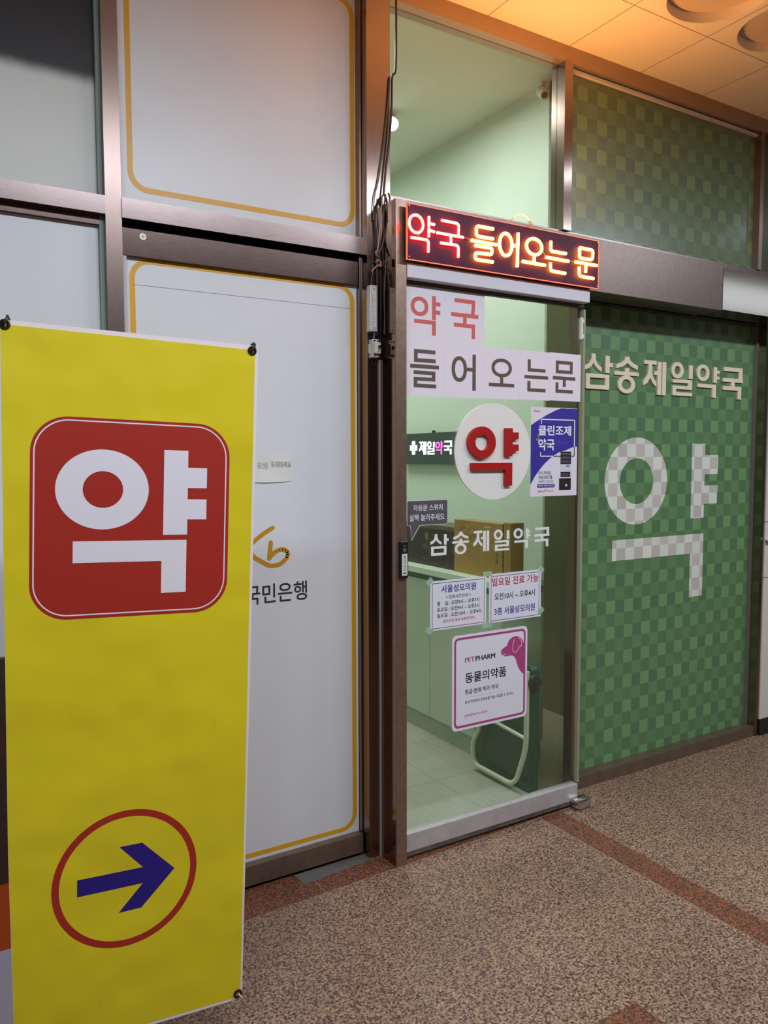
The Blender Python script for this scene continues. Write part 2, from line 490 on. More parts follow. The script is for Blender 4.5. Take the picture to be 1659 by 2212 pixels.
def plank_vinyl():
    m = bpy.data.materials.new('shop_vinyl'); m.use_nodes = True
    nt = m.node_tree; b = nt.nodes['Principled BSDF']
    pos, X, Y, Z = world_xyz(nt)
    mp = nt.nodes.new('ShaderNodeMapping'); mp.inputs['Scale'].default_value = (40, 3, 1); nt.links.new(pos, mp.inputs['Vector'])
    n = nt.nodes.new('ShaderNodeTexNoise'); n.inputs['Scale'].default_value = 2.0; n.inputs['Detail'].default_value = 5; nt.links.new(mp.outputs[0], n.inputs['Vector'])
    c = mixc(nt, n.outputs['Fac'], lin((150, 150, 138)), lin((186, 186, 172)))
    def joint(a, at, pitch, w):
        f = node_math(nt, 'FRACT', node_math(nt, 'DIVIDE', node_math(nt, 'SUBTRACT', a, at-100*pitch-pitch/2), pitch))
        return node_math(nt, 'LESS_THAN', node_math(nt, 'ABSOLUTE', node_math(nt, 'SUBTRACT', f, 0.5)), w/pitch/2)
    j = node_math(nt, 'MAXIMUM', joint(X, 2.05, 0.45, 0.004), joint(Y, 0.42, 0.45, 0.004))
    c = mixc(nt, node_math(nt, 'MULTIPLY', j, 0.5), c, lin((96, 100, 84)))
    nt.links.new(c, b.inputs['Base Color']); b.inputs['Roughness'].default_value = 0.3
    return m


struct('floor', boxes((-3, -5.2, -0.1, 9, 0.06, 0)), granite(), 'speckled brown granite corridor floor with rust red border strips', 'floor')
struct('floor_inner', boxes((0.2, 0.06, -0.1, 3.3, 4.2, 0.0)), plank_vinyl(), 'pale grey green vinyl floor inside the shop', 'floor')
WELLS = ((2.648, -0.555), (3.083, -0.555))
def drilled_ceiling():
    m0 = bpy.data.meshes.new('slab'); b0 = boxes((-3, -5.2, 3.226, 9, 0.0, 3.3)); b0.to_mesh(m0); b0.free()
    so = bpy.data.objects.new('slab', m0); COL.objects.link(so); cut = []
    for x, y in WELLS:
        b1 = B(); lathe(b1, (x, y, 3.15), (0, 0, 1), [(0.193, 0), (0.193, 0.126)], 64); bmesh.ops.recalc_face_normals(b1, faces=b1.faces)
        m1 = bpy.data.meshes.new('cut'); b1.to_mesh(m1); b1.free(); c1 = bpy.data.objects.new('cut', m1); COL.objects.link(c1); cut.append(c1)
        mod = so.modifiers.new('b', 'BOOLEAN'); mod.operation = 'DIFFERENCE'; mod.object = c1; mod.solver = 'EXACT'
    me = bpy.data.meshes.new_from_object(so.evaluated_get(bpy.context.evaluated_depsgraph_get()))
    out = B(); out.from_mesh(me)
    for o_ in cut + [so]: bpy.data.objects.remove(o_)
    return out
struct('ceiling', drilled_ceiling(), ceiling_tiles(), 'cream square ceiling tiles over the corridor glowing orange', 'ceiling')
MINT = mat('mint_wall_paint', (207, 219, 203), 0.55, var=0.03, vscale=2)
OLIVE = mat('olive_wall', (112, 114, 88), 0.4, var=0.06, vscale=6)  # near stretch of the side wall is coloured dark olive
struct('ceiling_inner', boxes((0.2, 0.1, 3.65, 3.3, 4.2, 3.75)), mat('shop_ceiling_paint', (214, 220, 204), 0.7), 'pale green white ceiling inside the shop', 'ceiling')
struct('wall_inner_right', boxes((3.21, 0.96, 0, 3.31, 4.2, 3.65)), MINT, 'pale mint painted side wall inside the shop', 'wall')
bm = boxes((3.205, 0.10, 0, 3.31, 0.955, 3.65))
struct('wall_inner_front', bm, OLIVE, 'dark olive stretch of side wall behind the fixed pane inside the shop', 'wall')
struct('wall_inner_back', boxes((0.2, 4.1, 0, 3.3, 4.2, 3.65)), MINT, 'mint back wall deep inside the shop', 'wall')
struct('wall_inner_left', boxes((0.2, 0.12, 0, 0.3, 4.2, 3.65)), MINT, 'mint wall on the far left inside the shop', 'wall')
struct('wall_upper', boxes((-3, 0.0, 3.23, 9, 0.1, 3.8)), mat('bulkhead', (150, 130, 116), 0.6), 'bulkhead closing the gap above the corridor ceiling', 'wall')
BROWN = mat('corridor_far_wall', (112, 94, 86), 0.6, var=0.1)
struct('wall_back', boxes((-3, -5.3, 0, 9, -5.2, 3.3)), BROWN, 'brown wall on the other side of the corridor behind the camera', 'wall')
struct('wall_left', boxes((-3.1, -5.2, 0, -3.0, 0.1, 3.3)), BROWN, 'brown wall closing the corridor on the left', 'wall')
WTILE = mat('pale_wall_tile', (214, 206, 198), 0.25, var=0.03)
bm = boxes((3.878, -0.012, 0.09, 6.5, 0.1, 0.86), (3.878, -0.012, 0.864, 6.5, 0.1, 1.16), (3.878, -0.012, 1.164, 6.5, 0.1, 2.2))
struct('wall_right', bm, WTILE, 'pale tiled wall at the right edge beyond the green panel', 'wall')
struct('baseboard_right', boxes((3.878, -0.016, 0, 6.5, 0.1, 0.088)), mat('black_skirting', (28, 28, 32), 0.25), 'black skirting under the pale wall at the right edge', 'baseboard')
o = tag(obj('mirrored_bar', boxes((3.874, -0.04, 1.060, 4.6, -0.012, 1.072), bev=0.004), WPL), 'thin white bar standing in for a reflection at the right edge', 'rail')  # added bar: draws a bright line mirrored in the steel post

# ------------------------------------------------------------------ facade members
# left bay
struct('trim_1', boxes((0.531, 0.0, 0, 0.579, 0.075, 3.226)), ST, 'brushed steel upright between the frosted window and the white panels', 'frame')
struct('trim_2', boxes((-1.4, 0.0, 2.241, 0.531, 0.075, 2.295)), ST_H, 'steel crossbar between the two frosted panes at the left edge', 'frame')


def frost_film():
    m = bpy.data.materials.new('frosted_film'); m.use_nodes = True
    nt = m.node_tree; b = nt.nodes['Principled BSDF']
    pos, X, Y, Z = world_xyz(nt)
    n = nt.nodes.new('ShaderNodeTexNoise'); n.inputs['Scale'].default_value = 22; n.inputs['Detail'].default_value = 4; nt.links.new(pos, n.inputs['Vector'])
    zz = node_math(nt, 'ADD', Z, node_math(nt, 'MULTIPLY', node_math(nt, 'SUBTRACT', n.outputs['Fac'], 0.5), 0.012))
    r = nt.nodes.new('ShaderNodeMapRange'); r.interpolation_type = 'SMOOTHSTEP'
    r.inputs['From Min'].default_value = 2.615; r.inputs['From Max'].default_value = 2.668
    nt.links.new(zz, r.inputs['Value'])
    c = mixc(nt, r.outputs['Result'], lin((216, 216, 212)), lin((36, 32, 38)))  # dark space behind the glass is blended into the pane's own colour
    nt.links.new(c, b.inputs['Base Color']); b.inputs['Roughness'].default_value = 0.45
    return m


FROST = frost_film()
SIDE_REFL = mat('pale_green_reflection', (150, 168, 160), 0.5)  # pale green reflection on the upright's side put into the colour
w = thing('window_1', 'frosted upper pane at the left edge with a dark band across its top', 'window', (0.2, 0.06, 2.3), kind='structure')
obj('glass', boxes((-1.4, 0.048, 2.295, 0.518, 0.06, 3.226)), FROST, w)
obj('side_reflection', boxes((0.519, 0.030, 2.295, 0.531, 0.06, 3.226)), SIDE_REFL, w)
w = thing('window_2', 'frosted lower pane at the left edge behind the yellow banner', 'window', (0.2, 0.06, 0), kind='structure')
obj('glass', boxes((-1.4, 0.048, 0.08, 0.518, 0.06, 2.215)), WFILM, w)
obj('side_reflection', boxes((0.519, 0.030, 0.08, 0.531, 0.06, 2.241)), SIDE_REFL, w)
obj('leak_board', boxes((-1.4, 0.076, 0.0, 0.565, 0.085, 3.226)), mat('dark_leak_board', (34, 24, 24), 0.7), w)  # added board: stops shop light leaking between the rails
obj('frame', boxes((-1.4, 0.02, 0.0, 0.531, 0.07, 0.08), (-1.4, 0.03, 2.215, 0.519, 0.07, 2.241)), ST_DARK, w)

# bank bay: upper panel
F3 = fac(0.03)
w = thing('window_3', 'upper white panel with an ochre rounded outline', 'panel', (1.0, 0.03, 2.3), kind='structure')
obj('panel', boxes((0.579, 0.03, 2.296, 1.432, 0.045, 3.226)), WFILM, w)
bm = B(); band(bm, F3, rrect_pts(0.606, 2.332, 1.408, 3.128, 0.062), rrect_pts(0.623, 2.349, 1.390, 3.111, 0.047), 0.0, 0.0006)
obj('outline', bm, YOUT, w)
struct('trim_3', boxes((0.579, -0.006, 2.236, 1.438, 0.06, 2.296)), ST_H, 'steel crossbar under the upper white panel', 'frame')
struct('trim_4', boxes((1.416, 0.012, 0.0, 1.446, 0.07, 3.226), (1.412, 0.002, 2.296, 1.420, 0.03, 3.226)), ST, 'narrow steel stile along the right side of the white panels', 'frame')
# bank door
d = thing('door_1', 'white bank door panel with ochre outline behind the yellow banner', 'door', (1.0, 0.03, 0), kind='structure')
obj('panel', boxes((0.592, 0.03, 0.085, 1.414, 0.05, 2.135)), WFILM, d)
bm = B(); band(bm, F3, rrect_pts(0.604, 0.098, 1.405, 2.129, 0.062), rrect_pts(0.621, 0.114, 1.387, 2.114, 0.047), 0.0, 0.0006)
obj('outline', bm, YOUT, d)
bm = B(); rect(bm, F3, 0.61, 2.046, 1.40, 2.0475, 0, 0.0008)
obj('film_seam', bm, mat('seam_grey', (160, 158, 158), 0.5), d)
obj('leak_board', boxes((0.565, 0.075, 0.0, 1.446, 0.085, 3.226)), mat('dark_leak_board', (34, 24, 24), 0.7), d)  # added board: keeps the rail gaps dark against shop light
obj('bottom_rail', boxes((0.58, 0.0, 0.012, 1.416, 0.045, 0.085), bev=0.002), ST_SILL, d)
obj('top_rail', boxes((0.58, 0.012, 2.128, 1.412, 0.055, 2.214), bev=0.002), ST_DARK, d)
obj('stile', boxes((0.58, 0.014, 0.085, 0.593, 0.045, 2.128)), ALU, d)
bm = B(); ring(bm, fac(0.012), 0.644, 2.192, 0.0105, 0.0105, 0.0088, 0.0088, 0, 0.0015, 24)
prism(bm, fac(0.012), ell(0.644, 2.192, 0.0086, 0.0086, 24), 0, 0.001)
sc = obj('screw', bm, mat('screw_steel', (170, 158, 150), 0.3, 1.0), d)
bm = B(); rect(bm, fac(0.0108), 0.6378, 2.1913, 0.6502, 2.1927, 0, 0.0004); rect(bm, fac(0.0108), 0.6433, 2.1858, 0.6447, 2.1982, 0, 0.0004)
obj('screw_slot', bm, BLACK, sc)
# emblem and lettering on the door panel
F3b = fac(0.03)
bm = B()
up_ = round_corners([(1.074, 1.262), (1.045, 1.247), (1.000, 1.216), (0.985, 1.196), (0.998, 1.166), (1.062, 1.127), (1.102, 1.131), (1.128, 1.154), (1.131, 1.174), (1.111, 1.186), (1.086, 1.180), (1.062, 1.160)], 0.03)
stroke(bm, F3b, [tuple(p) for p in up_], 0.0155, 0.0002, 0.0008)
stroke(bm, F3b, [(1.066, 1.210), (1.060, 1.156)], 0.0165, 0.0002, 0.0012)
tag(obj('emblem', bm, mat('ochre_emblem', (196, 142, 28), 0.45), loc=(1.06, 0.03, 1.12)), 'ochre brush stroke emblem on the white door beside the banner', 'emblem')
bm = B(); text(bm, F3b, '국민은행', (0.968, 0.997, 1.204, 1.066), 0.0002, 0.0008, 0.010)
tag(obj('door_lettering', bm, mat('brown_black_vinyl', (58, 50, 48), 0.45), loc=(1.09, 0.03, 1.0)), 'dark brown lettering under the ochre emblem on the white door', 'lettering')
# taped note
n_ = thing('paper_note', 'small handwritten paper note taped to the white door', 'note', (1.06, 0.03, 1.424))
bm = B()
gv = {}
for i in range(17):
    for j in range(11):
        u = 0.965+0.184*i/16; v = 1.4235+0.1005*j/10
        d_ = 0.001+0.004*math.sin(math.pi*i/16)*(1-j/10)**2+0.0012*math.sin(7*i/16+3*j/10)*math.sin(math.pi*j/10)
        if j == 0: v -= 0.003*math.sin(math.pi*i/16)
        gv[i, j] = (bm.verts.new(F3b(u, v, d_)), bm.verts.new(F3b(u, v, d_-0.0003)))
for i in range(16):
    for j in range(10):
        bm.faces.new((gv[i, j][0], gv[i+1, j][0], gv[i+1, j+1][0], gv[i, j+1][0])); bm.faces.new((gv[i, j][1], gv[i, j+1][1], gv[i+1, j+1][1], gv[i+1, j][1]))
obj('sheet', bm, mat('note_paper', (222, 222, 216), 0.6), n_, smooth=True, normals=False)
bm = B(); text(bm, F3b, '물건을', (1.020, 1.470, 1.058, 1.490), 0.0045, 0.0049, -0.012); text(bm, F3b, '두지마세요', (1.070, 1.472, 1.145, 1.494), 0.0045, 0.0049, -0.012)
obj('handwriting', bm, mat('pencil', (120, 118, 122), 0.6), n_)

# column and jamb
struct('trim_5', boxes((1.422, -0.035, 0, 1.519, 0.010, 3.226), (1.446, 0.010, 0, 1.528, 0.10, 3.226)), ST_MIR, 'wide polished steel column between the white panels and the shop door', 'column')
struct('trim_6', boxes((1.4735, -0.145, 0, 1.518, -0.138, 2.404)), ST_RUST, 'corroded brown steel face of the jamb on the left of the shop door', 'frame')
struct('trim_17', boxes((1.474, -0.138, 0, 1.518, -0.035, 2.404)), ST_SIDE, 'dark polished side of the door jamb facing the steel column', 'frame')
struct('trim_7', boxes((1.466, -0.042, 0, 1.473, -0.035, 1.86)), mat('light_edge_grey', (150, 142, 142), 0.5), 'pale strip drawn for the light edge between the steel column and door jamb', 'frame')  # added strip: light edge along the column put into pale grey
struct('trim_8', boxes((1.518, -0.145, 2.192, 3.28, 0.0, 2.404)), ST_HEAD, 'mottled steel header box above the shop door carrying the neon sign', 'frame')
struct('trim_9', boxes((3.282, -0.146, 2.196, 4.6, 0.0, 2.386)), steel('stainless_clean', (206, 198, 190), 0.12, stretch=(1.2, 40, 40), streak=0.1), 'bright clean steel end of the header at the right edge', 'frame')
struct('trim_10', boxes((1.519, 0.011, 2.40, 4.6, 0.075, 2.470)), ST_H, 'steel sill bar under the glass above the header', 'frame')
struct('trim_11', boxes((1.519, 0.0, 3.160, 4.6, 0.08, 3.226)), steel('stainless_top', (176, 150, 132), 0.30, stretch=(1.2, 40, 40), dirt=0.1, dirt_rgb=(130, 106, 90), dscale=6, metal=0.6), 'steel head bar along the corridor ceiling', 'frame')
struct('trim_12', boxes((2.400, -0.004, 2.470, 2.446, 0.075, 3.160)), ST_MIR, 'steel upright between the clear transom and the green upper panel', 'frame')
struct('trim_13', boxes((3.765, 0.0, 2.470, 3.795, 0.075, 3.160)), ST, 'steel upright at the right end of the green upper panel', 'frame')
struct('trim_14', boxes((3.848, -0.006, 0, 3.877, 0.075, 2.20)), steel('stainless_post', (150, 134, 124), 0.14, dirt=0.1, dirt_rgb=(90, 78, 70)), 'dark steel post at the right end of the green lower panel', 'frame')
struct('trim_15', boxes((2.53, 0.0, 0, 3.848, 0.09, 0.055)), ST_SILL, 'stained steel sill under the green lower panel', 'frame')
struct('trim_16', boxes((2.40, 0.01, 2.19, 3.848, 0.09, 2.40), (2.40, 0.0, 2.235, 3.848, 0.02, 2.40)), ST_DARK, 'dark steel soffit rail above the green lower panel', 'frame')
# transom
w = thing('window_4', 'clear transom pane above the shop door with a shop spotlight showing through it', 'window', (1.97, 0.05, 2.47), kind='structure')
obj('glass', boxes((1.526, 0.040, 2.470, 2.400, 0.048, 3.160)), glass('clear_glass', (0.94, 0.965, 0.93)), w)
# green film panels
GCOL = ((110, 148, 98), (84, 118, 82), (97, 134, 90), (88, 122, 83))
FILM_U = check_film('green_film_upper', 2.511, 0.1215, 3.043, 0.123, ((100, 122, 78), (78, 96, 66), (89, 110, 73), (82, 101, 68)))
FILM_L = check_film('green_film_lower', 2.641, 0.1225, 0.770, 0.123, GCOL)
w = thing('window_5', 'upper green panel printed with small squares above the header', 'panel', (3.1, 0.03, 2.47), kind='structure')
obj('panel', boxes((2.446, 0.036, 2.470, 3.765, 0.046, 3.150)), FILM_U, w)
obj('bead', boxes((2.446, 0.020, 3.140, 3.765, 0.036, 3.152)), ALU, w)
w = thing('window_7', 'dark green pane right of the upper green panel at the right edge', 'panel', (4.1, 0.03, 2.47), kind='structure')
obj('panel', boxes((3.795, 0.036, 2.470, 4.6, 0.046, 3.16)), mat('dark_green_film', (70, 74, 50), 0.3), w)
w = thing('window_6', 'lower green panel printed with small squares beside the shop door', 'panel', (3.2, 0.06, 0.06), kind='structure')
obj('panel', boxes((2.560, 0.060, 0.055, 3.848, 0.070, 2.20)), FILM_L, w)
obj('stile', boxes((2.515, 0.020, 0.055, 2.562, 0.075, 2.20), bev=0.002), ST, w)
obj('edge_bead', boxes((3.840, 0.040, 0.055, 3.848, 0.075, 2.20)), mat('grey_bead', (150, 140, 136), 0.4, 0.6), w)
obj('clear_margin', boxes((2.365, 0.060, 0.004, 2.520, 0.066, 2.20)), glass('smoked_glass', (0.80, 0.79, 0.70), haze=0.05, haze_rgb=(96, 100, 70)), w)
# big printed letter on the lower green panel
CHK_W = check_film('white_check_print', 2.641, 0.1225, 0.770, 0.123, ((214, 219, 208), (192, 183, 175), (213, 217, 207), (194, 185, 177)), 0.45, 0.3)
FG = fac(0.06)
bm = B()
ring(bm, FG, 2.956, 1.3925, 0.2165, 0.2075, 0.1165, 0.109, 0.0002, 0.0012, 72)
rect(bm, FG, 3.357, 1.197, 3.459, 1.574, 0.0002, 0.0012)
rect(bm, FG, 3.459, 1.419, 3.564, 1.517, 0.0002, 0.0012); rect(bm, FG, 3.459, 1.268, 3.564, 1.362, 0.0002, 0.0012)
rect(bm, FG, 2.797, 1.019, 3.461, 1.117, 0.0002, 0.0012); rect(bm, FG, 3.359, 0.796, 3.461, 1.019, 0.0002, 0.0012)
tag(obj('printed_letter', bm, CHK_W, loc=(3.1, 0.06, 0.796)), 'huge white checked letter printed on the lower green panel', 'lettering')
# bold gothic syllables drawn in a unit box: ('r', cx, cy, rx, ry, ix, iy) rings, ('f', outer, inner) frames, else outlines
def L4(x0, y0, x1, y1): return [(x0, y0), (x1, y0), (x1, y1), (x0, y1)]
SYL = {
 '삼': [[(0.24, 1.0), (0.37, 1.0), (0.385, 0.84), (0.45, 0.71), (0.60, 0.62), (0.60, 0.50), (0.45, 0.575), (0.36, 0.66), (0.305, 0.74), (0.25, 0.66), (0.16, 0.58), (0.0, 0.53), (0.0, 0.645), (0.15, 0.72), (0.225, 0.84)],
       [(0.74, 0.48), (0.89, 0.48), (0.89, 0.655), (1.0, 0.655), (1.0, 0.775), (0.89, 0.775), (0.89, 0.97), (0.74, 0.97)],
       ('f', rrect_pts(0.04, 0.0, 0.88, 0.43, 0.035, 4), rrect_pts(0.18, 0.12, 0.74, 0.32, 0.01, 4))],
 '송': [[(0.44, 1.0), (0.60, 1.0), (0.63, 0.91), (0.76, 0.83), (0.96, 0.775), (0.96, 0.66), (0.72, 0.725), (0.525, 0.83), (0.33, 0.725), (0.07, 0.66), (0.07, 0.775), (0.28, 0.83), (0.41, 0.91)],
       [(0.0, 0.49), (1.0, 0.49), (1.0, 0.59), (0.595, 0.59), (0.595, 0.69), (0.43, 0.69), (0.43, 0.59), (0.0, 0.59)],
       ('r', 0.50, 0.245, 0.355, 0.245, 0.20, 0.14)],
 '제': [[(0.03, 0.885), (0.22, 0.885), (0.215, 0.70), (0.17, 0.56), (0.0, 0.39), (0.0, 0.255), (0.17, 0.33), (0.30, 0.50), (0.42, 0.33), (0.565, 0.235), (0.565, 0.37), (0.43, 0.50), (0.375, 0.62), (0.37, 0.885), (0.56, 0.885), (0.56, 1.0), (0.03, 1.0)],
       [(0.62, 0.0), (0.78, 0.0), (0.78, 0.98), (0.62, 0.98), (0.62, 0.70), (0.48, 0.70), (0.48, 0.585), (0.62, 0.585)], L4(0.83, 0.0, 1.0, 0.985)],
 '일': [('r', 0.285, 0.755, 0.285, 0.245, 0.14, 0.13), L4(0.83, 0.53, 1.0, 0.94),
       [(0.07, 0.0), (0.99, 0.0), (0.99, 0.105), (0.235, 0.105), (0.235, 0.195), (0.98, 0.195), (0.98, 0.485), (0.07, 0.485), (0.07, 0.385), (0.81, 0.385), (0.81, 0.295), (0.07, 0.295)]],
 '약': [('r', 0.275, 0.745, 0.275, 0.255, 0.14, 0.145), [(0.74, 0.47), (0.89, 0.47), (0.89, 0.575), (1.0, 0.575), (1.0, 0.665), (0.89, 0.665), (0.89, 0.755), (1.0, 0.755), (1.0, 0.85), (0.89, 0.85), (0.89, 0.95), (0.74, 0.95)],
       [(0.05, 0.295), (0.70, 0.295), (0.70, 0.0), (0.86, 0.0), (0.86, 0.405), (0.05, 0.405)]],
 '국': [[(0.04, 0.875), (0.80, 0.875), (0.80, 0.655), (0.0, 0.655), (0.0, 0.535), (0.42, 0.535), (0.42, 0.40), (0.02, 0.40), (0.02, 0.275), (0.76, 0.275), (0.76, 0.0), (0.93, 0.0), (0.93, 0.40), (0.58, 0.40), (0.58, 0.535), (1.0, 0.535), (1.0, 0.655), (0.97, 0.655), (0.97, 1.0), (0.04, 1.0)]]}


def syllable(bm, fr, ch, bx, d0, d1):
    f = lambda p: (bx[0]+(bx[2]-bx[0])*p[0], bx[1]+(bx[3]-bx[1])*p[1])
    w, h = bx[2]-bx[0], bx[3]-bx[1]
    for g in SYL[ch]:
        if g[0] == 'r':
            c = f(g[1:3]); ring(bm, fr, c[0], c[1], g[3]*w, g[4]*h, g[5]*w, g[6]*h, d0, d1, 48)
        elif g[0] == 'f': band(bm, fr, [f(p) for p in g[1]], [f(p) for p in g[2]], d0, d1)
        else: prism(bm, fr, [f(p) for p in g], d0, d1)


# raised letters
FOAM = mat('cream_foam', (232, 214, 190), 0.55)
TL = [('삼', (2.595, 1.815, 2.772, 1.973)), ('송', (2.785, 1.803, 2.947, 1.973)), ('제', (2.980, 1.805, 3.140, 1.966)),
      ('일', (3.178, 1.808, 3.337, 1.970)), ('약', (3.369, 1.808, 3.548, 1.970)), ('국', (3.577, 1.807, 3.742, 1.968))]
PL = ['first and leftmost', 'second', 'third', 'fourth', 'fifth', 'sixth and rightmost']
for (ch, bx), pl in zip(TL, PL):
    bm = B(); syllable(bm, FG, ch, bx, 0.0003, 0.009)
    tag(obj('raised_letter', bm, FOAM, loc=((bx[0]+bx[2])/2, 0.06, bx[1])), f'{pl} of the six cream raised letters on the lower green panel', 'letter', 'cream raised letters on the green panel')

# ------------------------------------------------------------------ sliding door leaf
d = thing('door_2', 'sliding glass door leaf of the shop covered in notices', 'door', (1.97, -0.1, 0), kind='structure')
obj('glass', boxes((1.500, -0.105, 0.105, 2.428, -0.095, 2.145)), glass('door_glass', (0.93, 0.96, 0.93), haze=0.015), d)
RAILM = mat('silver_rail', (196, 188, 192), 0.35, 0.35, var=0.12, vscale=20)
bm = B(); box(bm, 1.500, -0.118, 0.012, 2.417, -0.078, 0.098, bev=0.003)
obj('bottom_rail', bm, RAILM, d)
obj('dirt_strip', boxes((1.500, -0.1183, 0.013, 2.414, -0.117, 0.03)), mat('rail_dirt', (98, 86, 78), 0.8, var=0.6, vscale=30), d)
obj('top_rail', boxes((1.519, -0.149, 2.140, 2.414, -0.085, 2.190), bev=0.002), mat('white_rail', (206, 204, 216), 0.4), d)
obj('gap_shade_seal', boxes((1.519, -0.112, 2.126, 2.414, -0.09, 2.1395)), mat('shaded_seal', (76, 62, 56), 0.6), d)  # top seal with the gap's shadow put into its dark colour
obj('edge_profile', boxes((2.420, -0.110, 0.098, 2.432, -0.088, 2.12), bev=0.002), mat('edge_profile', (150, 148, 124), 0.35), d)
obj('catch', boxes((2.400, -0.116, 1.995, 2.412, -0.105, 2.085), (2.409, -0.114, 2.000, 2.421, -0.105, 2.018), (2.409, -0.114, 2.064, 2.421, -0.105, 2.08), bev=0.0015), WPL, d)
# switch on the jamb
FJ = fac(-0.145)
s_ = thing('door_switch', 'black automatic door touch switch on the brown jamb', 'switch', (1.50, -0.145, 1.073))
obj('body', boxes((1.484, -0.158, 1.073, 1.5175, -0.145, 1.207), bev=0.003), BLACK, s_)
FS = fac(-0.158)
bm = B(); prism(bm, FS, rrect_pts(1.4895, 1.083, 1.5125, 1.162, 0.002, 3), 0, 0.0008)
pl_ = obj('plate', bm, mat('switch_plate', (206, 204, 200), 0.35), s_)
bm = B()
for k, ch in enumerate('눌러주세요'):
    text(bm, FS, ch, (1.4985, 1.1475-0.0115*k, 1.5045, 1.1555-0.0115*k), 0.0008, 0.0012, 0.01)
prism(bm, FS, [(1.494, 1.092), (1.499, 1.0885), (1.499, 1.0955)], 0.0008, 0.0012); prism(bm, FS, [(1.508, 1.092), (1.503, 1.0955), (1.503, 1.0885)], 0.0008, 0.0012); rect(bm, FS, 1.497, 1.0905, 1.505, 1.0935, 0.0008, 0.0012)
obj('lettering', bm, INK, pl_)
bm = B(); text(bm, FS, 'AUTO', (1.494, 1.188, 1.508, 1.192), 0, 0.0005, 0.01)
band(bm, FS, rrect_pts(1.4955, 1.1685, 1.5075, 1.1825, 0.0015, 3), rrect_pts(1.4965, 1.1695, 1.5065, 1.1815, 0.001, 3), 0, 0.0005)
rect(bm, FS, 1.499, 1.172, 1.504, 1.179, 0, 0.0005)
obj('symbol', bm, mat('switch_grey', (130, 126, 124), 0.5), s_)

# ------------------------------------------------------------------ neon sign
ns = thing('neon_sign', 'lit red and yellow neon sign on a dark board over the shop door', 'sign', (1.97, -0.16, 2.194))
FN = fac(-0.170)
obj('board', boxes((1.505, -0.170, 2.196, 2.436, -0.164, 2.385)), mat('neon_board', (66, 16, 50), 0.4, spec=0.15), ns)
# the light the lit letters throw up and out onto the ceiling
area('neon_sign_light', (2.12, -0.200, 2.398), (0.70, 0.05), 15, (1.0, 0.40, 0.09), rot=(math.pi+math.radians(24), 0, 0))
EDGE = mat('lit_acrylic_edge', (255, 120, 60), 0.4, emit=(1.0, 0.20, 0.10), es=0.6)
bm = B(); band(bm, FN, [(1.503, 2.194), (2.438, 2.194), (2.438, 2.387), (1.503, 2.387)], [(1.5055, 2.1965), (2.4355, 2.1965), (2.4355, 2.3845), (1.5055, 2.3845)], -0.006, 0.001)
obj('board_edge', bm, EDGE, ns)
NRED = mat('neon_red', (255, 120, 110), 0.4, emit=(1.0, 0.055, 0.04), es=20.0)
NYEL = mat('neon_yellow', (255, 200, 90), 0.4, emit=(1.0, 0.42, 0.048), es=16.0)
NEON = [
 [('c', 1.536, 2.317, 0.029, 0.030), [(1.590, 2.351), (1.589, 2.280)], [(1.592, 2.327), (1.614, 2.326)], [(1.592, 2.303), (1.614, 2.301)], [(1.515, 2.268), (1.588, 2.269), (1.587, 2.227)]],
 [[(1.644, 2.346), (1.720, 2.345), (1.718, 2.301)], [(1.624, 2.300), (1.741, 2.300)], [(1.685, 2.299), (1.686, 2.268)], [(1.640, 2.267), (1.719, 2.268), (1.718, 2.226)]],
 [[(1.879, 2.350), (1.800, 2.350), (1.800, 2.313), (1.879, 2.314)], [(1.777, 2.295), (1.895, 2.295)], [(1.794, 2.279), (1.874, 2.280), (1.873, 2.256), (1.796, 2.254), (1.796, 2.229), (1.878, 2.230)]],
 [('c', 1.939, 2.302, 0.030, 0.041), [(1.970, 2.304), (1.997, 2.304)], [(1.999, 2.353), (1.996, 2.227)]],
 [('c', 2.080, 2.313, 0.039, 0.030), [(2.081, 2.282), (2.080, 2.251)], [(2.022, 2.251), (2.137, 2.250)]],
 [[(2.166, 2.346), (2.165, 2.308), (2.247, 2.309)], [(2.141, 2.282), (2.261, 2.281)], [(2.165, 2.264), (2.165, 2.233), (2.245, 2.232)]],
 [[(2.321, 2.342), (2.395, 2.342), (2.393, 2.303), (2.320, 2.302), (2.321, 2.342)], [(2.298, 2.284), (2.418, 2.284)], [(2.357, 2.281), (2.356, 2.249)], [(2.320, 2.267), (2.320, 2.231), (2.401, 2.230)]]]
for k, let in enumerate(NEON):
    bm = B()
    for q in let:
        if q[0] == 'c':
            tube(bm, [FN(u, v, 0.0095) for u, v in ell(q[1], q[2], q[3], q[4], 40)], 0.0049 if k < 2 else 0.0060, smooth=False, closed=True, res=10)
        else:
            tube(bm, [FN(p.x, p.y, 0.0095) for p in round_corners(q, 0.012, 4)], 0.0049 if k < 2 else 0.0060, smooth=False, res=10)
    obj('neon_letter', bm, NRED if k < 2 else NYEL, ns, smooth=True)
for q in ([(1.512, 2.378)], [(1.512, 2.203)], [(2.429, 2.378)], [(2.429, 2.203)]):
    bm = B(); lathe(bm, FN(q[0][0], q[0][1], 0.0), FN.n, [(0.004, 0), (0.004, 0.003), (0.002, 0.0045)], 12)
    obj('screw', bm, mat('sign_screw', (200, 120, 90), 0.3, 1.0), ns)
bm = B()
tube(bm, [FN(1.97, 2.384, -0.003), FN(1.975, 2.405, 0.006), FN(2.01, 2.425, 0.012), FN(2.05, 2.412, 0.010), FN(2.06, 2.384, 0.004)], 0.0012, res=6)
tube(bm, [FN(2.05, 2.412, 0.008), FN(2.066, 2.398, 0.012), FN(2.075, 2.382, 0.006)], 0.0012, res=6)
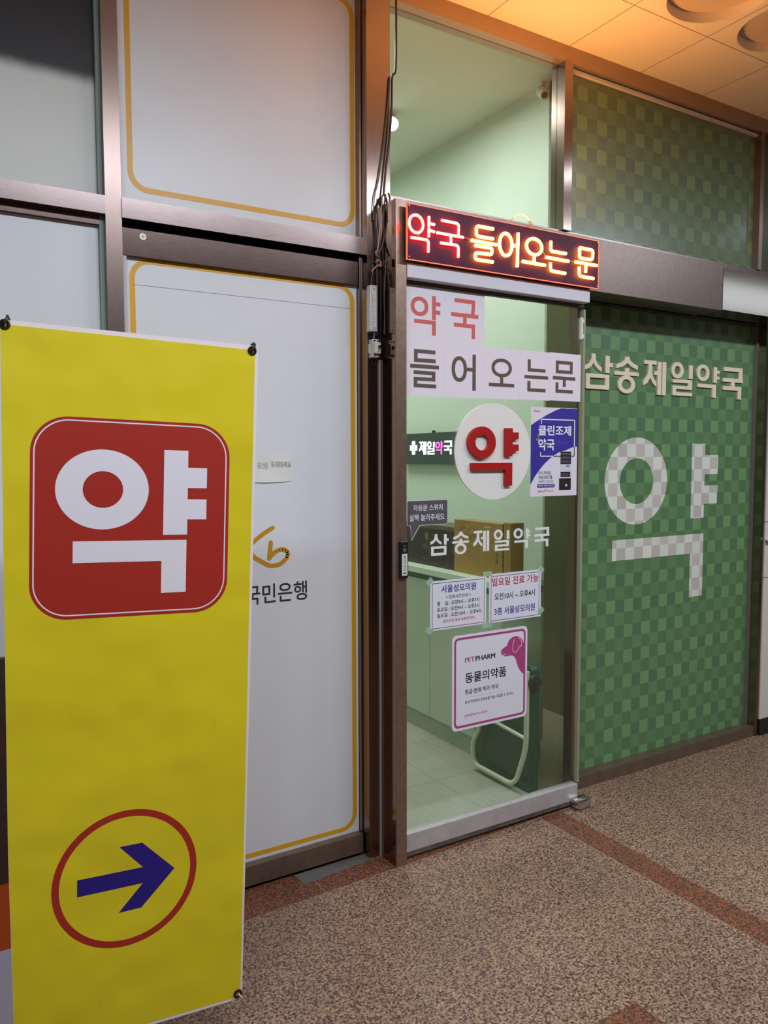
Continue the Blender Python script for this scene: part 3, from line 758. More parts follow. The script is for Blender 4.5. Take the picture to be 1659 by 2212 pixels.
tube(bm, [FN(2.045, 2.408, 0.008), FN(2.054, 2.398, 0.013), FN(2.066, 2.380, 0.006)], 0.0012, res=6)
obj('wire', bm, mat('thin_wire', (190, 130, 80), 0.4), ns)
# linking leads between letters
for a, b_ in (((1.741, 2.300), (1.777, 2.295)), ((1.895, 2.293), (1.912, 2.290)), ((2.117, 2.310), (2.141, 2.283)), ((2.261, 2.281), (2.298, 2.284)), ((1.55, 2.285), (1.545, 2.268))):
    bm = B(); tube(bm, [FN(a[0], a[1], 0.008), FN((a[0]+b_[0])/2, (a[1]+b_[1])/2+0.003, 0.007), FN(b_[0], b_[1], 0.008)], 0.0012, res=6)
    obj('lead', bm, mat('lead_wire', (230, 150, 60), 0.4), ns)

# ------------------------------------------------------------------ sheets and stickers on the door glass
FD = fac(-0.1055)
CORAL = mat('coral_print', (206, 92, 84), 0.55); UMBER = mat('umber_print', (92, 74, 62), 0.55)
SH = [('약', (1.519, 1.927, 1.713, 2.122), (1.561, 1.953, 1.692, 2.096), CORAL, 'paper sheet with a coral letter of a ring over a bar, next to the jamb'),
      ('국', (1.7135, 1.929, 1.899, 2.126), (1.741, 1.955, 1.869, 2.099), CORAL, 'paper sheet with a coral letter, second in the top row'),
      ('들', (1.519, 1.731, 1.710, 1.926), (1.559, 1.761, 1.686, 1.899), UMBER, 'first sheet of the lower row with a brown letter, next to the jamb'),
      ('어', (1.7105, 1.732, 1.895, 1.928), (1.744, 1.760, 1.858, 1.896), UMBER, 'second brown lettered sheet of the lower row'),
      ('오', (1.8955, 1.734, 2.070, 1.929), (1.922, 1.781, 2.049, 1.890), UMBER, 'third brown lettered sheet of the lower row with a ring on a stem'),
      ('는', (2.0705, 1.736, 2.236, 1.930), (2.102, 1.769, 2.228, 1.896), UMBER, 'fourth brown lettered sheet of the lower row'),
      ('문', (2.2365, 1.738, 2.410, 1.932), (2.254, 1.770, 2.380, 1.901), UMBER, 'last brown lettered sheet of the lower row, at the door edge')]
for ch, s4, l4, mm, lab in SH:
    t = thing('notice_sheet', lab, 'sheet', ((s4[0]+s4[2])/2, -0.1055, s4[1]), 'white paper sheets spelling a notice on the door')
    bm = B(); rect(bm, FD, *s4, 0, 0.0004); obj('sheet', bm, PAPER, t)
    bm = B(); text(bm, FD, ch, l4, 0.0004, 0.0008, 0.012); obj('lettering', bm, mm, t)
# round sign
t = thing('round_sign', 'round white sign with a raised red letter on the glass door', 'sign', (1.944, -0.1055, 1.341))
bm = B(); prism(bm, FD, ell(1.944, 1.529, 0.188, 0.187, 96), 0, 0.006); obj('disc', bm, mat('sign_disc', (228, 224, 220), 0.45), t)
bm = B(); R0, R1 = 0.006, 0.021
ring(bm, FD, 1.876, 1.563, 0.0665, 0.061, 0.0335, 0.0305, R0, R1, 64)
rect(bm, FD, 1.993, 1.511, 2.027, 1.620, R0, R1); rect(bm, FD, 2.027, 1.577, 2.058, 1.604, R0, R1); rect(bm, FD, 2.027, 1.531, 2.058, 1.557, R0, R1)
rect(bm, FD, 1.827, 1.457, 2.026, 1.485, R0, R1); rect(bm, FD, 1.993, 1.395, 2.026, 1.457, R0, R1)
obj('raised_letter', bm, mat('sign_red', (170, 26, 24), 0.35), t)


def sheet_frame(x0, z0, x1, z1):
    """relative position on a sheet: u 0..1 left to right, v 0..1 top to bottom"""
    return lambda u, v: (x0+(x1-x0)*u, z1-(z1-z0)*v)


def rbox(P, u0, v0, u1, v1):
    a = P(u0, v1); b = P(u1, v0); return (a[0], a[1], b[0], b[1])


# blue poster
x0, z0, x1, z1 = 2.139, 1.347, 2.396, 1.709
P = sheet_frame(x0, z0, x1, z1)
t = thing('poster', 'blue and white pharmacy poster near the door edge', 'poster', (2.27, -0.1055, z0))
bm = B(); prism(bm, FD, rrect_pts(x0, z0, x1, z1, 0.004, 3), 0, 0.0005); obj('sheet', bm, mat('poster_white', (222, 216, 226), 0.4), t)
bm = B(); q = [(0.0, 0.205), (0.10, 0.165), (0.2, 0.13), (0.35, 0.078), (0.5, 0.035), (0.63, 0.004), (1.0, 0.004), (1.0, 0.435), (0.88, 0.448), (0.74, 0.482), (0.6, 0.503), (0.465, 0.547), (0.38, 0.587), (0.30, 0.628), (0.235, 0.667), (0.155, 0.725), (0.08, 0.785), (0.04, 0.825), (0.0, 0.868)]
prism(bm, FD, [P(*k) for k in q], 0.0005, 0.0007); obj('blue_field', bm, mat('poster_blue', (58, 50, 150), 0.4), t)
bm = B(); lw = 0.0042
for a, b_ in (((0.215, 0.185), (0.215, 0.135)), ((0.215, 0.135), (0.935, 0.135)), ((0.935, 0.135), (0.935, 0.44)), ((0.205, 0.50), (0.205, 0.548)), ((0.205, 0.548), (0.47, 0.548))):
    stroke(bm, FD, [P(*a), P(*b_)], lw, 0.0007, 0.0010, caps=False)
text(bm, FD, '클린조제', rbox(P, 0.155, 0.20, 0.86, 0.315), 0.0007, 0.0010, 0.02)
text(bm, FD, '약국', rbox(P, 0.155, 0.352, 0.50, 0.482), 0.0007, 0.0010, 0.02)
obj('white_lettering', bm, WHITE, t)
bm = B()
for a, b_ in (((0.935, 0.44), (0.935, 0.548)), ((0.935, 0.548), (0.48, 0.548))):
    stroke(bm, FD, [P(*a), P(*b_)], lw, 0.0006, 0.0009, caps=False)
obj('dark_bracket', bm, mat('bracket_navy', (40, 36, 70), 0.5), t)
bm = B(); prism(bm, FD, [P(0.125, 0.375), P(0.10, 0.36), P(0.15, 0.345), P(0.135, 0.30), P(0.165, 0.31), P(0.172, 0.35), P(0.15, 0.378)], 0.0010, 0.0012); LG = mat('leaf_green', (120, 150, 70), 0.5); obj('leaf_motif', bm, LG, t)
bm = B(); prism(bm, FD, [P(0.275, 0.42), P(0.27, 0.39), P(0.30, 0.395), P(0.30, 0.42)], 0.0010, 0.0012)
obj('leaf_motif', bm, LG, t)
bm = B(); text(bm, FD, 'CLEAN', rbox(P, 0.53, 0.362, 0.62, 0.378), 0.0007, 0.0009, 0.0); text(bm, FD, 'PREMIUM MEDICINE', rbox(P, 0.53, 0.388, 0.80, 0.404), 0.0007, 0.0009, 0.0); text(bm, FD, 'PHARMACY', rbox(P, 0.53, 0.415, 0.68, 0.431), 0.0007, 0.0009, 0.0)
obj('pale_blue_lettering', bm, mat('mid_blue', (70, 84, 190), 0.5), t)
bm = B(); rect(bm, FD, *rbox(P, 0.635, 0.495, 0.865, 0.64), 0.0007, 0.0010); MD = mat('machine_dark', (44, 34, 40), 0.4); cab = obj('machine_picture', bm, MD, t)
bm = B(); rect(bm, FD, *rbox(P, 0.64, 0.728, 0.855, 0.785), 0.0007, 0.0010); low = obj('machine_picture', bm, MD, t)
bm = B(); prism(bm, FD, rrect_pts(*rbox(P, 0.61, 0.80, 0.868, 0.935), 0.002, 3), 0.0007, 0.0010)
base_ = obj('machine_picture', bm, MD, t)
bm = B()
for r_ in range(3):
    for c_ in range(6): rect(bm, FD, *rbox(P, 0.648+0.035*c_, 0.512+0.042*r_, 0.668+0.035*c_, 0.535+0.042*r_), 0.0010, 0.0012)
obj('machine_shelves', bm, mat('machine_grey', (112, 106, 116), 0.4), cab); bm = B()
for c_ in range(6): rect(bm, FD, *rbox(P, 0.655+0.033*c_, 0.745, 0.668+0.033*c_, 0.772), 0.0010, 0.0012)
obj('machine_shelves', bm, mat('machine_grey', (112, 106, 116), 0.4), low)
bm = B(); rect(bm, FD, *rbox(P, 0.635, 0.64, 0.865, 0.725), 0.0007, 0.0010); MPA = mat('machine_pale', (206, 206, 218), 0.4); obj('machine_panel', bm, MPA, t); bm = B(); rect(bm, FD, *rbox(P, 0.745, 0.868, 0.785, 0.895), 0.0010, 0.0012)
obj('machine_badge', bm, MPA, base_)
bm = B(); rect(bm, FD, *rbox(P, 0.76, 0.645, 0.835, 0.675), 0.0010, 0.0012); obj('machine_screen', bm, mat('screen_blue', (140, 150, 214), 0.4), t)
bm = B(); text(bm, FD, '우리 약국은', rbox(P, 0.165, 0.715, 0.43, 0.757), 0.0007, 0.0009, 0.01); text(bm, FD, '자동조제기를', rbox(P, 0.165, 0.765, 0.46, 0.808), 0.0007, 0.0009, 0.01); text(bm, FD, '사용하고 있습니다.', rbox(P, 0.165, 0.818, 0.49, 0.848), 0.0007, 0.0009, 0.0)
prism(bm, FD, rrect_pts(*rbox(P, 0.14, 0.862, 0.515, 0.902), 0.006, 5), 0.0007, 0.0009)
obj('navy_lettering', bm, mat('poster_navy', (54, 54, 120), 0.5), t)
bm = B(); text(bm, FD, '대한민국 자동조제 안전약국', rbox(P, 0.165, 0.872, 0.49, 0.892), 0.0009, 0.0011, 0.0); obj('badge_lettering', bm, WHITE, t)
bm = B(); text(bm, FD, 'UBcare', rbox(P, 0.05, 0.032, 0.19, 0.055), 0.0005, 0.0009, 0.02); MR = mat('maker_red', (190, 76, 60), 0.5); obj('maroon_lettering', bm, MR, t)
bm = B(); text(bm, FD, 'Ejpharm', rbox(P, 0.155, 0.932, 0.305, 0.958), 0.0005, 0.0009, 0.02); text(bm, FD, 'Autopack', rbox(P, 0.345, 0.93, 0.485, 0.954), 0.0005, 0.0009, 0.0)
prism(bm, FD, [P(0.325, 0.918), P(0.31, 0.932), P(0.325, 0.942), P(0.34, 0.932)], 0.0005, 0.0009)
obj('maroon_lettering', bm, MR, t)
# speech bubble sticker
t = thing('speech_bubble_sticker', 'dark grey speech bubble sticker beside the door switch', 'sticker', (1.63, -0.1055, 1.204))
def bubble(e):
    p = rrect_pts(1.547-e, 1.257-e, 1.7265+e, 1.3465+e, 0.006+e, 5)
    # tail goes into the bottom edge: bottom left corner is the third arc
    i = 3*6
    return p[:i] + [(1.600+e*1.2, 1.257-e), (1.5655, 1.205-e*2.5), (1.562-e*1.1, 1.257-e)] [::-1] + p[i:]
bm = B(); prism(bm, FD, bubble(0.0022), 0, 0.0003); obj('outline', bm, mat('bubble_edge', (206, 200, 206), 0.5), t)
bm = B(); prism(bm, FD, bubble(0.0), 0.0003, 0.0006); obj('bubble', bm, mat('bubble_grey', (84, 80, 88), 0.5), t)
bm = B(); text(bm, FD, '자동문 스위치', (1.572, 1.309, 1.704, 1.332), 0.0006, 0.0009, 0.004); text(bm, FD, '살짝 눌러주세요.', (1.556, 1.272, 1.717, 1.297), 0.0006, 0.0009, 0.004)
obj('lettering', bm, WHITE, t)
# white vinyl name
bm = B()
for ch, bx in (('삼', (1.649, 1.138, 1.733, 1.219)), ('송', (1.750, 1.136, 1.829, 1.223)), ('제', (1.850, 1.140, 1.929, 1.222)), ('일', (1.952, 1.137, 2.031, 1.222)), ('약', (2.053, 1.140, 2.142, 1.222)), ('국', (2.164, 1.140, 2.246, 1.220))):
    syllable(bm, FD, ch, bx, 0, 0.0005)
tag(obj('window_lettering', bm, mat('white_vinyl', (226, 226, 226), 0.5), loc=(1.95, -0.1055, 1.137)), 'white vinyl shop name across the glass in front of the gift boxes', 'lettering')
TAPE = mat('clear_tape', (176, 206, 184), 0.3, alpha=0.55)


def notice(x0, z0, x1, z1, lab, lines, tapes):
    P = sheet_frame(x0, z0, x1, z1)
    t = thing('notice', lab, 'notice', ((x0+x1)/2, -0.1055, z0), 'hours notices taped to the door')
    bm = B(); rect(bm, FD, x0, z0, x1, z1, 0, 0.0004); obj('sheet', bm, mat('notice_paper', (222, 220, 232), 0.5), t)
    for mm, body, q, bo in lines:
        bm = B(); text(bm, FD, body, rbox(P, *q), 0.0004, 0.0007, bo)
        obj({'black_ink': 'black_lettering', 'navy_ink': 'navy_lettering', 'red_ink': 'red_lettering'}[mm.name], bm, mm, t)
    bm = B()
    a, b_ = P(0.035, 0.965), P(0.965, 0.045); w = 0.0018
    band(bm, FD, [(a[0], a[1]), (b_[0], a[1]), (b_[0], b_[1]), (a[0], b_[1])], [(a[0]+w, a[1]+w), (b_[0]-w, a[1]+w), (b_[0]-w, b_[1]-w), (a[0]+w, b_[1]-w)], 0.0004, 0.0007)
    obj('border', bm, INK, t)
    for (cx, cz, w, h, ang) in tapes:
        c, s = math.cos(ang), math.sin(ang)
        bm = B(); prism(bm, FD, [(cx+c*a*w/2-s*b*h/2, cz+s*a*w/2+c*b*h/2) for a, b in ((-1, -1), (1, -1), (1, 1), (-1, 1))], 0.0007, 0.0010)
        obj('tape', bm, TAPE, t)


notice(1.648, 0.853, 1.916, 1.042, 'white clinic hours notice with a navy heading over small black lines',
       [(NAVY, '서울성모의원', (0.19, 0.10, 0.81, 0.255), 0.014), (INK, '< 진료시간안내 >', (0.27, 0.31, 0.71, 0.385), 0.008),
        (INK, '평    일 : 오전9시 ~ 오후7시', (0.12, 0.425, 0.87, 0.515), 0.01), (INK, '토요일 : 오전9시 ~ 오후5시', (0.12, 0.545, 0.87, 0.635), 0.01),
        (INK, '일요일 : 오전10시 ~ 오후4시', (0.12, 0.665, 0.91, 0.755), 0.01), (REDI, '(접수마감 종료 30분전까지)', (0.22, 0.80, 0.79, 0.875), 0.008)],
       [(1.646, 1.042, 0.030, 0.022, 0.7), (1.645, 0.855, 0.03, 0.022, -0.6)])
notice(1.930, 0.852, 2.202, 1.047, 'white notice with a red Sunday heading and two lines of print below',
       [(REDI, '일요일 진료 가능', (0.05, 0.085, 0.95, 0.255), 0.014), (INK, '오전10시 ~ 오후4시', (0.10, 0.40, 0.88, 0.545), 0.012), (NAVY, '3층 서울성모의원', (0.10, 0.70, 0.88, 0.855), 0.013)],
       [(1.922, 1.050, 0.045, 0.018, 0.0), (1.922, 0.846, 0.05, 0.02, 0.0), (2.203, 1.047, 0.028, 0.02, -0.7), (2.204, 0.875, 0.03, 0.022, 0.7)])
# pet pharmacy poster
x0, z0, x1, z1 = 1.751, 0.445, 2.131, 0.821
P = sheet_frame(x0, z0, x1, z1)
MAG = mat('magenta_print', (172, 66, 122), 0.5)
t = thing('pet_poster', 'white poster with magenta border and dog silhouette low on the door', 'poster', (1.94, -0.1055, z0))
bm = B(); prism(bm, FD, rrect_pts(x0, z0, x1, z1, 0.020, 8), 0, 0.0005); obj('sheet', bm, mat('pet_white', (224, 222, 232), 0.45), t)
bm = B(); e = 0.010; band(bm, FD, rrect_pts(x0+e, z0+e, x1-e, z1-e, 0.020, 8), rrect_pts(x0+e+0.009, z0+e+0.009, x1-e-0.009, z1-e-0.009, 0.013, 8), 0.0005, 0.0008); obj('border', bm, MAG, t)
dog = [(1.990, 0.731), (1.996, 0.738), (2.008, 0.744), (2.024, 0.752), (2.028, 0.762), (2.034, 0.771), (2.046, 0.780), (2.062, 0.7845), (2.078, 0.783), (2.094, 0.776), (2.105, 0.764), (2.1125, 0.748), (2.1125, 0.622), (2.100, 0.632), (2.090, 0.644), (2.082, 0.658), (2.075, 0.674), (2.070, 0.690), (2.063, 0.701), (2.053, 0.707), (2.040, 0.709), (2.020, 0.708), (2.006, 0.711), (1.998, 0.717)]
bm = B(); prism(bm, FD, dog, 0.0005, 0.0010); dg = obj('dog_silhouette', bm, MAG, t)
for ln in ([(2.062, 0.774), (2.055, 0.757), (2.052, 0.736), (2.056, 0.722), (2.066, 0.717), (2.078, 0.723), (2.086, 0.738), (2.098, 0.744), (2.096, 0.738)], [(2.082, 0.778), (2.094, 0.769), (2.101, 0.756), (2.100, 0.744), (2.0965, 0.740)], [(2.000, 0.714), (2.012, 0.716), (2.019, 0.719)], [(1.996, 0.734), (2.000, 0.727)]):
    bm = B(); stroke(bm, FD, [tuple(p) for p in round_corners(ln, 0.01, 4)], 0.0018, 0.0010, 0.0013); obj('ear_line' if ln[0][0] > 2.05 else 'mouth_line', bm, WHITE, dg)
bm = B(); [text(bm, FD, 'PET', (q[0]+k*0.0007, q[1], q[2]+k*0.0007, q[3]), 0.0005, 0.0008+0.00003*k, 0.0) for q in (rbox(P, 0.165, 0.243, 0.285, 0.295),) for k in (-1, 0, 1)]; obj('magenta_lettering', bm, MAG, t); bm = B(); text(bm, FD, 'petpharm.co.kr', rbox(P, 0.165, 0.835, 0.465, 0.878), 0.0005, 0.0008, 0.0)
obj('magenta_lettering', bm, MAG, t)
bm = B(); [text(bm, FD, 'PHARM', (q[0]+k*0.0009, q[1], q[2]+k*0.0009, q[3]), 0.0005, 0.0008+0.00003*k, 0.0) for q in (rbox(P, 0.30, 0.243, 0.555, 0.295),) for k in (-1, 0, 1)]; obj('black_lettering', bm, INK, t); bm = B(); text(bm, FD, '동물의약품', rbox(P, 0.165, 0.405, 0.71, 0.515), 0.0005, 0.0008, 0.014)
obj('black_lettering', bm, INK, t); bm = B(); text(bm, FD, '취급·판매 허가 약국', rbox(P, 0.165, 0.580, 0.605, 0.635), 0.0005, 0.0008, 0.01); obj('black_lettering', bm, INK, t); bm = B(); text(bm, FD, '동네 약국에서 반려동물 약을 구입할 수 있어요.', rbox(P, 0.165, 0.697, 0.81, 0.732), 0.0005, 0.0008, 0.004)
obj('black_lettering', bm, INK, t)
bm = B(); a = P(0.165, 0.664); b_ = P(0.85, 0.666); rect(bm, FD, a[0], b_[1], b_[0], a[1]+0.0003, 0.0005, 0.0007); obj('rule', bm, mat('rule_grey', (180, 178, 186), 0.5), t)

# ------------------------------------------------------------------ cables and electrics on the column
def cable(lab, pts, r=0.0035, m=CABLE):
    bm = B(); tube(bm, pts, r, res=8)
    p = min(pts, key=lambda q: q[2])
    return tag(obj('power_cable', bm, m, loc=p, smooth=True), lab, 'cable', 'brown power cables on the column')


def YC(pts, y): return [(x, y, z) for x, z in pts]
cable('long dark cable dropping from the ceiling in front of the steel column', [(1.556, -0.012, 3.234), (1.556, -0.014, 3.05), (1.555, -0.012, 2.90), (1.540, -0.012, 2.868), (1.537, -0.012, 2.76), (1.528, -0.012, 2.655), (1.514, -0.010, 2.55), (1.503, -0.012, 2.452)], 0.004)
cable('thin grey brown cable hanging beside the long dark one', YC([(1.534, 2.87), (1.522, 2.74), (1.506, 2.62), (1.484, 2.50), (1.468, 2.44), (1.463, 2.36)], -0.006), 0.0025, mat('grey_cable', (110, 84, 76), 0.4))
cable('looped brown cable on the column running straight down past the white driver', YC([(1.502, 2.452), (1.486, 2.425), (1.472, 2.395), (1.470, 2.35), (1.478, 2.28), (1.476, 2.20), (1.477, 2.10), (1.476, 2.02), (1.476, 1.955)], -0.008))
cable('brown cable hanging behind the white driver down to the circuit breaker', YC([(1.504, 2.452), (1.510, 2.43), (1.503, 2.36), (1.497, 2.28), (1.492, 2.19), (1.486, 2.10), (1.488, 2.02), (1.486, 1.955)], -0.042))
cable('middle looped cable of the bunch above the white driver', YC([(1.500, 2.450), (1.494, 2.40), (1.490, 2.35), (1.495, 2.31), (1.486, 2.27), (1.470, 2.235)], -0.030))
cable('thick brown cable of the bunch resting against the dark jamb side', YC([(1.505, 2.452), (1.517, 2.42), (1.519, 2.38), (1.512, 2.30), (1.504, 2.20), (1.500, 2.10), (1.505, 2.03), (1.500, 1.965)], -0.016), 0.0042)
cable('long straight brown cable between the white driver and the jamb side', YC([(1.500, 2.448), (1.498, 2.40), (1.500, 2.32), (1.496, 2.22), (1.4935, 2.10), (1.4945, 1.96), (1.496, 1.90)], -0.006), 0.0038)
cable('short cable from the twisted splice down to the white driver', YC([(1.456, 2.176), (1.452, 2.155), (1.450, 2.128)], -0.012))
bm = B()
tube(bm, YC([(1.494, 2.447), (1.486, 2.36), (1.480, 2.30), (1.474, 2.255)], -0.018), 0.0028, res=6)
tube(bm, YC([(1.478, 2.258), (1.467, 2.248), (1.470, 2.236), (1.479, 2.230)], -0.016), 0.0022, res=6)
tube(bm, YC([(1.474, 2.250), (1.468, 2.244), (1.474, 2.234)], -0.020), 0.0018, res=6)
tag(obj('cable_tie', bm, mat('taped_wire', (176, 150, 138), 0.4), loc=(1.48, -0.016, 2.23), smooth=True), 'pale taped wire end hanging from the cable bunch', 'wire')
bm = B()
tube(bm, YC([(1.468, 2.212), (1.478, 2.220), (1.488, 2.212), (1.486, 2.200), (1.472, 2.205)], -0.016), 0.004, res=8)
tube(bm, YC([(1.482, 2.204), (1.470, 2.196), (1.458, 2.186), (1.450, 2.176)], -0.015), 0.0035, res=8)
tag(obj('wire_splice', bm, mat('copper_splice', (170, 120, 104), 0.35), loc=(1.468, -0.015, 2.176), smooth=True), 'twisted wire splice wrapped in tape above the white driver', 'wire')
t = thing('power_driver', 'slim white power driver box fixed to the steel column', 'driver', (1.455, 0, 1.965))
obj('case', boxes((1.438, -0.026, 1.966, 1.4675, 0.0, 2.127), bev=0.002), WPL, t)
FP = fac(-0.026)
bm = B(); band(bm, FP, [(1.4425, 1.971), (1.4645, 1.971), (1.4645, 2.122), (1.4425, 2.122)], [(1.4433, 1.972), (1.4637, 1.972), (1.4637, 2.121), (1.4433, 2.121)], 0, 0.0004)
obj('label_border', bm, mat('label_blue', (90, 96, 150), 0.5), t)
bm = B()
for k in range(16):
    w = 0.005+0.008*random.random(); rect(bm, FP, 1.446, 1.985+0.007*k, 1.446+w, 1.9868+0.007*k, 0, 0.0004)
rect(bm, FP, 1.4505, 2.110, 1.4575, 2.117, 0, 0.0004); rect(bm, FP, 1.449, 1.975, 1.459, 1.979, 0, 0.0004)
obj('label_print', bm, mat('label_grey', (140, 140, 156), 0.5), t)
t = thing('circuit_breaker', 'small white circuit breaker on the steel column below the driver', 'breaker', (1.468, 0, 1.872))
obj('case', boxes((1.4475, -0.030, 1.874, 1.4725, 0.0, 1.938), (1.4475, -0.042, 1.886, 1.4725, -0.03, 1.924), (1.443, -0.012, 1.888, 1.4475, 0.0, 1.922), bev=0.0012), mat('breaker_white', (206, 204, 192), 0.4), t)
bm = B()
for u in (1.4535, 1.4665):
    for v in (1.880, 1.932):
        bm = B(); prism(bm, fac(-0.030), ell(u, v, 0.0034, 0.0034, 14), 0, 0.0006); obj('terminal', bm, BLACK, t)
obj('toggle', boxes((1.461, -0.052, 1.903, 1.468, -0.042, 1.915), bev=0.001), BLACK, t)
bm = B(); rect(bm, fac(-0.042), 1.458, 1.890, 1.470, 1.896, 0, 0.0005); obj('test_button', bm, mat('breaker_green', (150, 160, 90), 0.5), t)
bm = B(); tube(bm, YC([(1.466, 1.968), (1.462, 1.955), (1.458, 1.938)], -0.016), 0.0014, res=6); tube(bm, YC([(1.462, 1.968), (1.457, 1.955), (1.454, 1.938)], -0.016), 0.0014, res=6)
tag(obj('blue_wire', bm, mat('blue_wire', (70, 84, 150), 0.4), loc=(1.458, -0.016, 1.938)), 'pair of thin blue wires joining the driver to the breaker', 'wire')
bm = B(); tube(bm, YC([(1.452, 1.876), (1.455, 1.858), (1.464, 1.852), (1.4695, 1.862), (1.4695, 1.90)], -0.008), 0.0014, res=6)
tag(obj('loose_wire', bm, mat('dark_wire', (62, 36, 32), 0.4), loc=(1.462, -0.008, 1.852)), 'loose dark wire looping under the circuit breaker', 'wire')

for o in list(COL.objects):
    if o.parent is None and o.name.split('.')[0] in ('power_cable', 'cable_tie', 'wire_splice', 'power_driver', 'circuit_breaker', 'blue_wire', 'loose_wire'):
        o.location += Vector((-0.019, -0.035, -0.009))
# ------------------------------------------------------------------ yellow banner stand
A = math.radians(3.5); TH = math.radians(-2.1)
ub = Vector((math.cos(A), -math.sin(A), 0)); ux = math.cos(TH)*ub+math.sin(TH)*Vector((0, 0, 1)); uz = -math.sin(TH)*ub+math.cos(TH)*Vector((0, 0, 1))
FB = Frame((0.186, -0.6, 1.804), ux, uz)
bs = thing('banner_stand', 'tall yellow banner with a red letter block and blue arrow', 'banner', (0.43, -0.58, 0))
bm = B(); prism(bm, FB, [(-0.009, 0.0), (0.573, 0.001), (0.567, -1.690), (0.030, -1.690), (0.013, -1.2)], -0.0012, 0)
sheet = obj('sheet', bm, mat('banner_white', (226, 212, 212), 0.5), bs)
def banner_yellow():
    m = mat('banner_yellow', (212, 190, 12), 0.42, var=0.0, spec=0.4)
    nt = m.node_tree; b = nt.nodes['Principled BSDF']
    tc = nt.nodes.new('ShaderNodeTexCoord')
    n = nt.nodes.new('ShaderNodeTexNoise'); n.inputs['Scale'].default_value = 16; n.inputs['Detail'].default_value = 7; n.inputs['Roughness'].default_value = 0.7
    nt.links.new(tc.outputs['Object'], n.inputs['Vector'])
    r = nt.nodes.new('ShaderNodeMapRange'); r.inputs['From Min'].default_value = 0.66; r.inputs['From Max'].default_value = 0.80; r.inputs['To Max'].default_value = 0.45
    nt.links.new(n.outputs['Fac'], r.inputs['Value'])
    nt.links.new(mixc(nt, r.outputs['Result'], lin((214, 193, 30)), lin((150, 122, 28))), b.inputs['Base Color'])
    n2 = nt.nodes.new('ShaderNodeTexNoise'); n2.inputs['Scale'].default_value = 3.2; n2.inputs['Detail'].default_value = 2
    nt.links.new(tc.outputs['Object'], n2.inputs['Vector'])
    bp = nt.nodes.new('ShaderNodeBump'); bp.inputs['Strength'].default_value = 0.5; bp.inputs['Distance'].default_value = 0.05
    nt.links.new(n2.outputs['Fac'], bp.inputs['Height']); nt.links.new(bp.outputs['Normal'], b.inputs['Normal'])
    return m
bm = B(); prism(bm, FB, [(-0.0085, -0.010), (0.565, -0.010), (0.562, -1.682), (0.031, -1.682), (0.0135, -1.2)], 0, 0.0004)
yel = obj('yellow_print', bm, banner_yellow(), sheet)
BRED = mat('banner_red', (162, 38, 26), 0.45)
bm = B(); prism(bm, FB, rrect_pts(0.052, -0.664, 0.505, -0.201, 0.082, 14), 0.0004, 0.0007)
obj('red_block', bm, BRED, sheet)
bm = B(); band(bm, FB, ell(0.272, -1.3025, 0.1685, 0.168, 80), ell(0.272, -1.3025, 0.1525, 0.152, 80), 0.0004, 0.0007)
obj('red_ring', bm, BRED, sheet)
bm = B(); band(bm, FB, rrect_pts(0.0585, -0.6565, 0.4975, -0.2075, 0.076, 14), rrect_pts(0.0615, -0.6535, 0.4945, -0.2105, 0.073, 14), 0.0007, 0.0010); WPR = mat('banner_white_print', (222, 214, 222), 0.5); obj('white_outline', bm, WPR, sheet)
bm = B(); ring(bm, FB, 0.207, -0.365, 0.103, 0.0925, 0.0445, 0.0425, 0.0007, 0.0010, 72)
rect(bm, FB, 0.345, -0.4715, 0.4025, -0.268, 0.0007, 0.0010); rect(bm, FB, 0.4025, -0.358, 0.449, -0.309, 0.0007, 0.0010); rect(bm, FB, 0.4025, -0.4345, 0.449, -0.3855, 0.0007, 0.0010)
prism(bm, FB, [(0.1425, -0.5345), (0.342, -0.5345), (0.342, -0.612), (0.4015, -0.612), (0.4015, -0.4845), (0.1425, -0.4845)], 0.0007, 0.0010)
obj('white_letter', bm, WPR, sheet)
bm = B(); prism(bm, FB, [(0.1595, -1.3235), (0.310, -1.3225), (0.254, -1.384), (0.307, -1.383), (0.3855, -1.3015), (0.307, -1.2215), (0.254, -1.222), (0.310, -1.283), (0.1595, -1.283)], 0.0004, 0.0008)
obj('blue_arrow', bm, mat('banner_blue', (34, 18, 118), 0.45), sheet)
DK = mat('grommet_dark', (62, 50, 46), 0.35, 0.8)
for (u, v) in ((0.0, -0.010), (0.557, -0.012), (0.555, -1.674), (0.045, -1.674)):
    bm = B(); R = 0.0085
    tube(bm, [FB(u+R*math.cos(a), v+R*math.sin(a), 0.0015) for a in [2*math.pi*k/20 for k in range(20)]], 0.0032, smooth=False, closed=True, res=8)
    obj('grommet', bm, DK, bs, smooth=True)
for (u, v, s) in ((0.0, -0.010, 1), (0.557, -0.012, 1)):
    bm = B(); tube(bm, [FB(u-0.003, v-0.004, -0.004), FB(u-0.001, v+0.002, 0.008), FB(u+0.005, v+0.013, 0.006), FB(u+0.006, v+0.020, -0.008)], 0.0034, res=8)
    obj('hook', bm, mat('hook_black', (40, 36, 36), 0.4), bs, smooth=True)
bm = B(); tube(bm, [FB(0.556, -1.672, 0.004), FB(0.561, -1.680, 0.006), FB(0.567, -1.690, 0.0), FB(0.562, -1.68, -0.006)], 0.002, res=6)
obj('tie_string', bm, mat('string_white', (214, 206, 196), 0.6), bs)
for a, b_ in (((0.006, 0.006), (0.555, -1.672)), ((0.562, 0.006), (0.045, -1.672))):
    bm = B(); tube(bm, [FB(a[0], a[1], -0.010), FB((a[0]+b_[0])/2, (a[1]+b_[1])/2, -0.05), FB(b_[0], b_[1], -0.010)], 0.005, res=8)
    obj('pole', bm, BLACK, bs, smooth=True)
